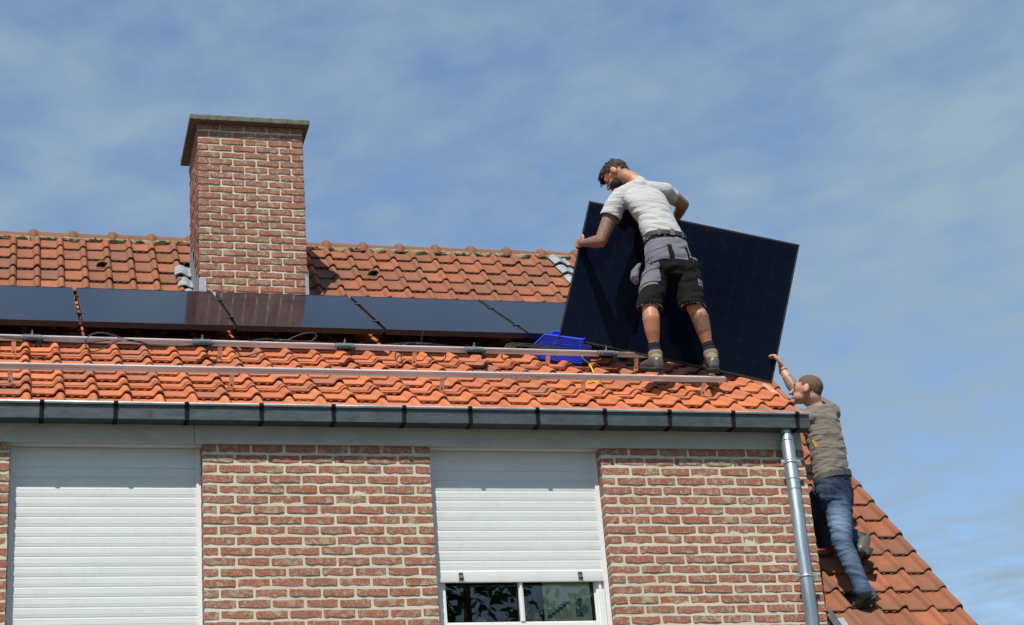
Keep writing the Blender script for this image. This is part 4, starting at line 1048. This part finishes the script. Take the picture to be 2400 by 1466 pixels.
# t-shirt
ts = MB()
ts.loft([(P(1563, 580, 0.475), RTv*.160, V((0, .118, 0))), (P(1556, 560, 0.485), RTv*.155, V((0, .112, 0))), (P(1547, 538, 0.514), RTv*.150, V((0, .108, 0))), (P(1540, 520, 0.540), RTv*.148, V((0, .108, .01))), (P(1524, 495, 0.585), RTv*.164, V((0, .118, .02))), (chest, RTv*.176, V((0, .122, .03))),
    (P(1508, 458, 0.645), RTv*.172, V((0, .112, .04))), (P(1504, 441, 0.670), RTv*.135, V((0, .085, .04))), (P(1496, 430, 0.685), RTv*.078, V((0, .06, .03)))], 22, 2.3)
ts.chain([(P(1498, 440, 0.670), .068), (shL + V((.02, 0, .0)), .074), (shL.lerp(elL, .22), .074), (shL.lerp(elL, .42), .074)]); ts.chain([(P(1500, 437, 0.690), .066), (P(1490, 428, 0.72), .060)]); ts.chain([(P(1515, 447, 0.680), .07), (shR, .066), (shR.lerp(elR, .30), .060)])
for j_, (a_, b_) in enumerate(((shL, elL), (shR, elR))):
    ax = (b_-a_).normalized(); e_ = a_.lerp(b_, .50 if j_ == 0 else .42); ts.tube([a_.lerp(b_, .25), e_], [.072, .077] if j_ == 0 else [.062, .064], 18)
def wrinkle(center, amp, kx, kz, tilt, seed):
    def fn(v, n):
        d = v - center
        u = d.x*math.cos(tilt) + d.z*math.sin(tilt); w = -d.x*math.sin(tilt) + d.z*math.cos(tilt)
        q = noise.noise(V((u*kx + seed, d.y*kx, w*kz))) ; f = 1 - abs(q)*2.2
        q2 = noise.noise(V((u*kx*2.1 + seed, d.y*4, w*kz*1.9 + 7)))
        return v + n*amp*(f*.75 + q2*.8 - .2)
    return fn
wf = wrinkle(chest, .0075, 4.0, 20, R(-14), 2.)
def teefn(v, n):
    z = (v.z - belt.z); k = 1.0 if z < .18 else max(.45, 1 - (z-.18)*1.6)
    return v.lerp(wf(v, n), k)
tee = organic(ts, 'tshirt', M['tee1'], man, .0062, 4, teefn)
bmh = bmesh.new(); bmh.from_mesh(tee.data); og = ORG[tee.name]; bx_ = (elL-shL).normalized(); ex_ = shL.lerp(elL, .485); bx2 = (elR-shR).normalized(); ex2 = shR.lerp(elR, .42); nk = (neck - P(1508, 444, 0.660)).normalized()
dele = [v for v in bmh.verts if ((v.co+og-ex_).dot(bx_) > 0 and (v.co+og-ex_).length < .13) or ((v.co+og-ex2).dot(bx2) > 0 and (v.co+og-ex2).length < .12) or (v.co+og-P(1556, 572, 0.474)).z < -.035]
bmesh.ops.delete(bmh, geom=dele, context='VERTS'); bmh.to_mesh(tee.data); bmh.free()
# shorts
st = MB()
st.loft([(P(1557, 557, 0.488), RTv*.150, V((0, .112, 0))), (P(1561, 580, 0.472), RTv*.158, V((0, .122, 0))), (P(1567, 610, 0.450), RTv*.170, V((0, .132, 0))), (P(1571, 640, 0.432), RTv*.172, V((0, .128, 0))), (P(1574, 656, 0.424), RTv*.150, V((0, .10, 0)))], 22, 2.4)
for h_, k_, px0, py0, px1, py1 in ((hipL, kneeL, 1541, 640, 1521, 722), (hipR, kneeR, 1606, 640, 1623, 720)):
    ax = (P(px1, py1, .375) - P(px0, py0, .44))
    st.loft([(P(px0, py0-22, .45), RTv*.085, V((0, .105, 0))), (P(px0, py0, .44), RTv*.094, V((0, .112, 0))), (P((px0+px1)/2, (py0+py1)/2, .415), RTv*.096, V((0, .104, 0))), (P(px1, py1, .375), RTv*.098, V((0, .100, 0)))], 18, 2.3)
swf = wrinkle(hipL, .006, 5, 16, R(20), 5.)
def shortsfn(v, n): return swf(v, n)
shorts = organic(st, 'shorts', M['cloth_black'], man, .0062, 3, shortsfn)
# body-relative cloth panels: u across from the centre seam, w down from the belt
cs0, cs1 = P(1560, 565, 0.368), P(1580, 650, 0.325)
dn = (cs1-cs0).normalized()
def uw(p): d = p - cs0; w_ = d.dot(dn); return (d - dn*w_).dot(RTv), w_
back = lambda p: p.y < .45
patch(shorts, 'yoke', M['cloth_grey'], man, lambda p: uw(p)[1] < .048 and uw(p)[1] > -.02, .003)
patch(shorts, 'back_pocket', M['cloth_grey'], man, lambda p: back(p) and -.132 < uw(p)[0] < -.020 and .036 < uw(p)[1] < .170, .004)
patch(shorts, 'back_pocket', M['cloth_grey'], man, lambda p: back(p) and .020 < uw(p)[0] < .130 and .036 < uw(p)[1] < .170, .004)
patch(shorts, 'pocket_flap', M['cloth_grey'], man, lambda p: back(p) and -.132 < uw(p)[0] < -.024 and .046 < uw(p)[1] < .070 - .22*(uw(p)[0]+.024), .007)
patch(shorts, 'cargo_pocket', M['cloth_grey'], man, lambda p: uw(p)[0] < -.105 and .20 < uw(p)[1] < .335 and p.y < .50, .009)
patch(shorts, 'pocket_flap', M['cloth_grey'], man, lambda p: uw(p)[0] < -.100 and .195 < uw(p)[1] < .235 and p.y < .50, .014)
patch(shorts, 'side_stripe', M['cloth_grey'], man, lambda p: uw(p)[0] < -.135 and .05 < uw(p)[1] < .36 and p.y < .52, .003)
patch(shorts, 'side_stripe', M['cloth_grey'], man, lambda p: uw(p)[0] > .168 and .03 < uw(p)[1] < .36, .004)
patch(shorts, 'cargo_pocket', M['cloth_black'], man, lambda p: uw(p)[0] > .165 and .16 < uw(p)[1] < .30, .012)
bt = MB(); n_ = 28; ring = []
for k in range(n_+1):
    t = 2*math.pi*k/n_; ct, st_ = math.cos(t), math.sin(t); c_ = P(1558, 562, 0.484)
    ring.append(c_ + RTv*.1575*math.copysign(abs(ct)**.87, ct) + V((0, .1215*math.copysign(abs(st_)**.87, st_), 0)))
vs = []; fs = []
for p_ in ring:
    o_ = (p_ - P(1558, 562, 0.484)).normalized(); vs += [p_ + V((0, 0, -.017)), p_ + o_*.007 + V((0, 0, -.016)), p_ + o_*.007 + V((0, 0, .016)), p_ + V((0, 0, .017))]
for k in range(n_):
    for j in range(3): fs.append([k*4+j, k*4+j+1, k*4+j+5, k*4+j+4])
mk('belt', vs, fs, M['belt1'], man, 40)
for u_ in (-.085, .005, .022, .10):
    c_ = P(1558, 562, 0.484) + RTv*u_ + V((0, -.1305*math.sqrt(max(.1, 1-(u_/.165)**2)), 0)); MB().box(c_, (.016, .006, .048)).obj('belt_loop', M['cloth_grey'], man)
c_ = P(1526, 600, 0.320); MB().tube([P(1524, 601, 0.345), P(1524, 601, 0.320)], .0055, 10).obj('pocket_button', M['zinc_bead'], man)
tb = MB(); tb.loft([(P(1497, 622, 0.479), RTv*.018, V((0, .04, 0))), (P(1489, 635, 0.472), RTv*.028, V((0, .05, 0))), (P(1487, 652, 0.464), RTv*.026, V((0, .05, 0))), (P(1492, 664, 0.458), RTv*.015, V((0, .03, 0)))], 14)
organic(tb, 'holster_pocket', M['cloth_grey'], man, .006, 2)
th_ = MB()
for i in range(46):                                   # frayed hems
    for c_, w_ in ((P(1521, 722, 0.358), .095), (P(1623, 720, 0.360), .095)):
        t = math.pi + math.pi*rnd.random(); q = c_ + RTv*w_*math.cos(t) + V((0, .10*math.sin(t), -.004)); th_.tube([q, q + V((rnd.uniform(-.006, .006), 0, -rnd.uniform(.004, .016)))], .0009, 3, False)
th_.obj('frayed_hem', M['cloth_grey'], man)
for a_ in (ankL, ankR):
    k_ = kneeL if a_ is ankL else kneeR; MB().chain([(a_ + V((0, 0, -.03)), .041), (a_.lerp(k_, .085), .040), (a_.lerp(k_, .13), .041)]).obj('sock', M['sock'], man, True)
boot(man, P(1546, 871, 0.305), P(1506, 868, 0.540), NS*.6 + V((0, 0, 1)), ankL + V((0, .0, -.045)), ankL + V((0, 0, .0)), .050)
boot(man, P(1674, 873, 0.300), P(1660, 858, 0.560), NS*.6 + V((0, 0, 1)), ankR + V((.004, .0, -.045)), ankR + V((0, 0, .0)), .050)

# ---- second worker, climbing the main roof beside the corner
man2 = empty('person', P(2030, 1430, .12), 'worker in taupe t-shirt and blue jeans climbing the roof beside the wall corner', 'person', 'workers mounting the solar panels')
RT2 = unit(V((.96, .28, 0)))
hip2 = P(1952, 1158, .30); hR, hL = P(1962, 1172, .25), P(1928, 1172, .34)
kn2, an2 = P(1974, 1272, .13), P(2022, 1384, .055)
knL2 = P(1926, 1262, .46); anL2 = P(2002, 1262, .36)
b2 = P(1950, 1122, .31); c2_ = P(1926, 1010, .40); s2 = P(1918, 966, .42); n2 = P(1908, 948, .43)
sR2, sL2 = P(1944, 968, .50), P(1893, 988, .34)
eR2, wR2 = P(1866, 918, .66), P(1833, 866, .735)
eL2, wL2 = P(1856, 975, .62), P(1818, 927, .70)
h2 = P(1893, 914, .42)
bd = MB()
bd.loft([(P(1953, 1165, .29), RT2*.13, V((0, .09, 0))), (b2, RT2*.125, V((0, .085, 0))), (P(1942, 1070, .35), RT2*.13, V((0, .09, 0))), (c2_, RT2*.155, V((0, .095, 0))), (P(1920, 975, .41), RT2*.13, V((0, .07, 0)))], 18)
bd.chain([(s2, .056), (n2, .055), (P(1902, 930, .43), .056)])
bd.chain([(hR, .085), (hR.lerp(kn2, .5), .075), (kn2, .055), (kn2.lerp(an2, .35), .054), (an2, .036)]); bd.chain([(hL, .085), (hL.lerp(knL2, .5), .075), (knL2, .055), (anL2, .036)])
bd.chain([(sR2, .058), (sR2.lerp(eR2, .5), .052), (eR2, .042)]); bd.chain([(eR2, .041), (eR2.lerp(wR2, .3), .043), (eR2.lerp(wR2, .8), .030), (wR2, .026)])
bd.chain([(sL2, .058), (eL2, .043), (wL2, .028)])
hand(bd, wR2, V((-.12, .10, 1)), V((.9, -.42, .1)), -1, (.55, .75, .5), .92, .10)
hand(bd, wL2, P(1799, 905, .74) - wL2, V((.2, -.8, .6)), 1, (.15, .2, .2), .85, .2)
F2 = unit(V((-.80, .54, .18))); U2 = unit(V((.05, .0, 1))); U2 = (U2 - F2*U2.dot(F2)).normalized(); S2 = F2.cross(U2); H2 = Matrix((S2, F2, U2)).transposed()
bd.ball(h2 - F2*.008 + U2*.012, (.074, .096, .092), H2); bd.ball(h2 + F2*.030 + U2*.005, (.063, .066, .070), H2); bd.ball(h2 + F2*.048 - U2*.055, (.052, .052, .048), H2)
bd.cone(h2 + F2*.094 + U2*.004, h2 + F2*.120 - U2*.026, .010, .0145, 8); bd.ball(h2 + F2*.088 - U2*.090, (.024, .022, .020), H2); bd.ball(h2 + F2*.086 + U2*.024, (.048, .014, .012), H2); bd.ball(h2 + F2*.094 - U2*.060, (.022, .012, .010), H2)
bd.chain([(h2 - F2*.035 - U2*.05, .055), (n2, .056)])
for s_ in (-1, 1):
    e_ = h2 + S2*.076*s_ - U2*.016 - F2*.006; bd.ball(e_, (.010, .019, .031), H2); bd.ball(e_ + S2*.008*s_, (.007, .024, .034), H2)
body2 = organic(bd, 'body', [M['skin2'], M['ink2']], man2, .0062, 4)
assign(body2, 1, lambda p: (p-eR2.lerp(wR2, .22)).length < .095)
for s_ in (-1, 1):
    e_ = h2 + F2*.089 + U2*.006 + S2*.030*s_; MB().ball(e_ - F2*.005, .0105, H2, 10, 7).obj('eye', M['eye'], body2, True, e_)
    bw = MB(); bw.tube([h2 + F2*.094 + U2*.026 + S2*.014*s_, h2 + F2*.092 + U2*.030 + S2*.03*s_, h2 + F2*.080 + U2*.024 + S2*.046*s_], .0045, 6); bw.obj('eyebrow', M['hair2'], body2, True)
bw = MB(); bw.tube([h2 + F2*.104 - U2*.060 - S2*.02, h2 + F2*.108 - U2*.062, h2 + F2*.104 - U2*.060 + S2*.02], .0035, 6); bw.obj('mouth', M['ink2'], body2, True)
hr = MB(); hr.ball(h2 - F2*.010 + U2*.018, (.0765, .0975, .0885), H2, 20, 14); hr.ball(h2 - F2*.055 - U2*.012, (.058, .044, .052), H2)
hro = organic(hr, 'hair', M['hair2'], man2, .0055, 2, lambda v, n: v + n*.0018*noise.noise(v*160))
bmh = bmesh.new(); bmh.from_mesh(hro.data); og = ORG[hro.name]
def f2(v): d = v.co+og-h2; return d.dot(F2), d.dot(U2)
dele = [v for v in bmh.verts if f2(v)[0] > .058 + .0*f2(v)[1] and f2(v)[1] < .075 or f2(v)[1] < -.052 or (f2(v)[1] < .012 and f2(v)[0] > .012) or (f2(v)[0] > .035 and f2(v)[1] < .04)]
bmesh.ops.delete(bmh, geom=dele, context='VERTS'); bmh.to_mesh(hro.data); bmh.free()
wb = MB(); q_ = wR2 + (eR2-wR2).normalized()*.02; ax = (eR2-wR2).normalized(); a1 = ax.cross(V((0, 0, 1))).normalized(); a2 = ax.cross(a1)
wb.tube([q_ + a1*math.cos(t)*.031 + a2*math.sin(t)*.031 for t in [k*math.pi/8 for k in range(17)]], .0025, 5, False); wb.obj('wristband', M['belt1'], man2, True)
ts = MB()
ts.loft([(P(1953, 1136, .305), RT2*.142, V((0, .112, 0))), (b2, RT2*.142, V((0, .110, 0))), (P(1946, 1095, .325), RT2*.142, V((0, .108, 0))), (P(1940, 1060, .35), RT2*.146, V((0, .112, 0))), (P(1930, 1020, .385), RT2*.150, V((0, .118, 0))), (P(1924, 990, .405), RT2*.154, V((0, .112, 0))), (P(1920, 970, .42), RT2*.135, V((0, .088, 0))), (P(1914, 956, .425), RT2*.080, V((0, .062, 0)))], 22, 2.3)
ts.chain([(P(1922, 972, .42), .07), (sR2, .075), (sR2.lerp(eR2, .35), .068)]); ts.chain([(P(1915, 980, .40), .07), (sL2, .073), (sL2.lerp(eL2, .45), .070)])
wf2 = wrinkle(c2_, .0075, 6.5, 17, R(26), 11.)
tee2 = organic(ts, 'tshirt', M['tee2'], man2, .0062, 4, wf2)
bmh = bmesh.new(); bmh.from_mesh(tee2.data); og = ORG[tee2.name]; a3 = (eR2-sR2).normalized(); q3 = sR2.lerp(eR2, .42)
dele = [v for v in bmh.verts if ((v.co+og-q3).dot(a3) > 0 and (v.co+og-q3).length < .12) or (v.co+og).z < P(1953, 1128, .3).z]
bmesh.ops.delete(bmh, geom=dele, context='VERTS'); bmh.to_mesh(tee2.data); bmh.free()
jn = MB()
jn.loft([(P(1951, 1118, .31), RT2*.140, V((0, .108, 0))), (P(1953, 1135, .305), RT2*.146, V((0, .116, 0))), (P(1955, 1160, .295), RT2*.152, V((0, .128, 0))), (P(1956, 1185, .285), RT2*.142, V((0, .118, 0))), (P(1956, 1198, .28), RT2*.11, V((0, .09, 0)))], 22, 2.3)
jn.chain([(hR, .100), (hR.lerp(kn2, .35), .092), (hR.lerp(kn2, .7), .078), (kn2, .068), (kn2.lerp(an2, .4), .064), (kn2.lerp(an2, .85), .056), (an2 - V((0, 0, .004)), .060)]); jn.chain([(hL, .100), (hL.lerp(knL2, .5), .085), (knL2, .070), (knL2.lerp(anL2, .5), .064), (anL2, .058)])
wj = wrinkle(hip2, .0060, 7, 24, R(-25), 21.)
jeans = organic(jn, 'jeans', M['denim'], man2, .0062, 3, wj)
fa_ = jeans.data.attributes.new('fade', 'FLOAT', 'POINT'); og = ORG[jeans.name]; fc = P(1962, 1218, .10); fk = P(1990, 1300, .03)
def fade(p):
    a = math.exp(-(((p-fc).length/.105)**2)); b = .55*math.exp(-(((p-fk).length/.09)**2)); c = .30*math.exp(-(((p-P(2010, 1345, 0)).length/.10)**2)); return min(1, a+b+c)
fa_.data.foreach_set('value', [fade(v.co+og) for v in jeans.data.vertices])
cb0 = P(1957, 1135, .20)
def uw2(p): d = p - cb0; return d.dot(RT2), -d.z
patch(jeans, 'back_pocket', M['denim'], man2, lambda p: p.y < .28 and -.125 < uw2(p)[0] < -.015 and .005 < uw2(p)[1] < .120, .004)
patch(jeans, 'back_pocket', M['denim'], man2, lambda p: p.y < .36 and .045 < uw2(p)[0] < .150 and .020 < uw2(p)[1] < .130, .004)
patch(jeans, 'hem', M['denim'], man2, lambda p: (p-an2).length < .066 and p.z < an2.z+.016, .004)
MB().tube([P(1945, 1147, .20), P(1945, 1147, .175)], .005, 8).obj('rivet', M['zinc_bead'], man2)
ring = []; bc = P(1951, 1121, .31); tiltv = V((0, 0, .22))
for k in range(n_+1):
    t = 2*math.pi*k/n_; ct, st_ = math.cos(t), math.sin(t); ring.append(bc + RT2*.148*math.copysign(abs(ct)**.87, ct) + V((0, .116*math.copysign(abs(st_)**.87, st_), 0)) + V((0, 0, .20*.148*ct)))
vs = []; fs = []
for p_ in ring:
    o_ = (p_ - bc); o_.z = 0; o_.normalize(); vs += [p_ + V((0, 0, -.018)), p_ + o_*.007 + V((0, 0, -.017)), p_ + o_*.007 + V((0, 0, .017)), p_ + V((0, 0, .018))]
for k in range(n_):
    for j in range(3): fs.append([k*4+j, k*4+j+1, k*4+j+5, k*4+j+4])
mk('belt', vs, fs, M['belt2'], man2, 40)
for u_ in (-.07, .05, .115):
    c_ = bc + RT2*u_ + V((0, -.1235*math.sqrt(max(.1, 1-(u_/.15)**2)), .2*u_)); MB().box(c_, (.012, .006, .052)).obj('belt_loop', M['denim'], man2)
boot(man2, P(2058, 1404, .02), P(2004, 1436, .17), V((-.55, .35, .75)), an2 + V((.004, 0, -.012)), an2 + V((-.01, .0, .05)), .046, False)
boot(man2, P(2042, 1294, .24), P(2010, 1334, .42), V((-.75, .55, .30)), anL2 + V((.055, -.03, -.02)), anL2, .048, False)

# ---- paintbrush-like tag hanging on a thread at the gutter end
a = P(1884, 1014, -.02); b_ = P(1902, 1028, -.02)
tg = MB(); tg.tube([a, P(1892, 1018, -.02), b_], .0016, 5); tag_o = tg.obj('paper_tag', M['zinc_bead'], None, True, a)
tagit(tag_o, 'small yellow tag on a thread hanging below the gutter end', 'tag')
q = [P(1901, 1028, -.02), P(1907, 1030, -.02), P(1917, 1045, -.02), P(1909, 1050, -.02)]; mb = MB(); wallbox(mb, q, V((0, .008, 0))); mb.obj('tag_body', M['tag'], tag_o)

# ------------------------------------------------------------------ trees across the street, mirrored in the window panes and the carried panel
leaf = None
def foliage(tx, ty, sx, sy, z0, z1, ncl, nleaf):
    vs = []; fs = []
    cl = [(V((tx + rnd.gauss(0, sx), ty + rnd.gauss(0, sy), rnd.uniform(z0, z1))), rnd.uniform(.4, .95)) for _ in range(ncl)]
    for i in range(nleaf):
        c, r_ = rnd.choice(cl); p = c + V((rnd.gauss(0, 1), rnd.gauss(0, 1), rnd.gauss(0, .8)))*r_*.55; s_ = rnd.uniform(.07, .15)
        a = V((rnd.uniform(-1, 1), rnd.uniform(-1, 1), rnd.uniform(-1, 1))).normalized(); b = a.cross(V((rnd.uniform(-1, 1), rnd.uniform(-1, 1), rnd.uniform(-1, 1)))).normalized()
        n0 = len(vs); vs += [p - a*s_, p + b*s_*.5, p + a*s_, p - b*s_*.5]; fs.append([n0, n0+1, n0+2, n0+3])
    return vs, fs
for tx, ty, lab, nl in ((6.8, -20.5, 'dense green tree across the street, mirrored in the window panes', 14000), (-1.5, -25, 'green tree across the street, mirrored in the carried panel', 9000),
        (-9.5, -27, 'green tree far left across the street', 7000), (14.5, -27, 'green tree far right across the street', 7000)):
    tr = MB(); tr.tube([(tx, ty, GROUND), (tx+.1, ty, -2.5), (tx-.1, ty+.1, 1), (tx, ty, 5)], [.30, .22, .15, .05], 10)
    for i in range(16):
        a = rnd.uniform(0, 6.28); z = rnd.uniform(-1.5, 4.5); l = rnd.uniform(1.5, 3.2); tr.tube([(tx, ty, z), (tx+math.cos(a)*l*.5, ty+math.sin(a)*l*.5, z+.5), (tx+math.cos(a)*l, ty+math.sin(a)*l, z+.8)], [.05, .03, .01], 5)
    tree = tr.obj('tree', M['bark'], None, True, (tx, ty, GROUND)); tagit(tree, lab, 'tree', 'trees across the street')
    mk('crown', *foliage(tx, ty, 2.3, 1.6, -1.8, 7.6, 90, nl), M['leaf'], tree)
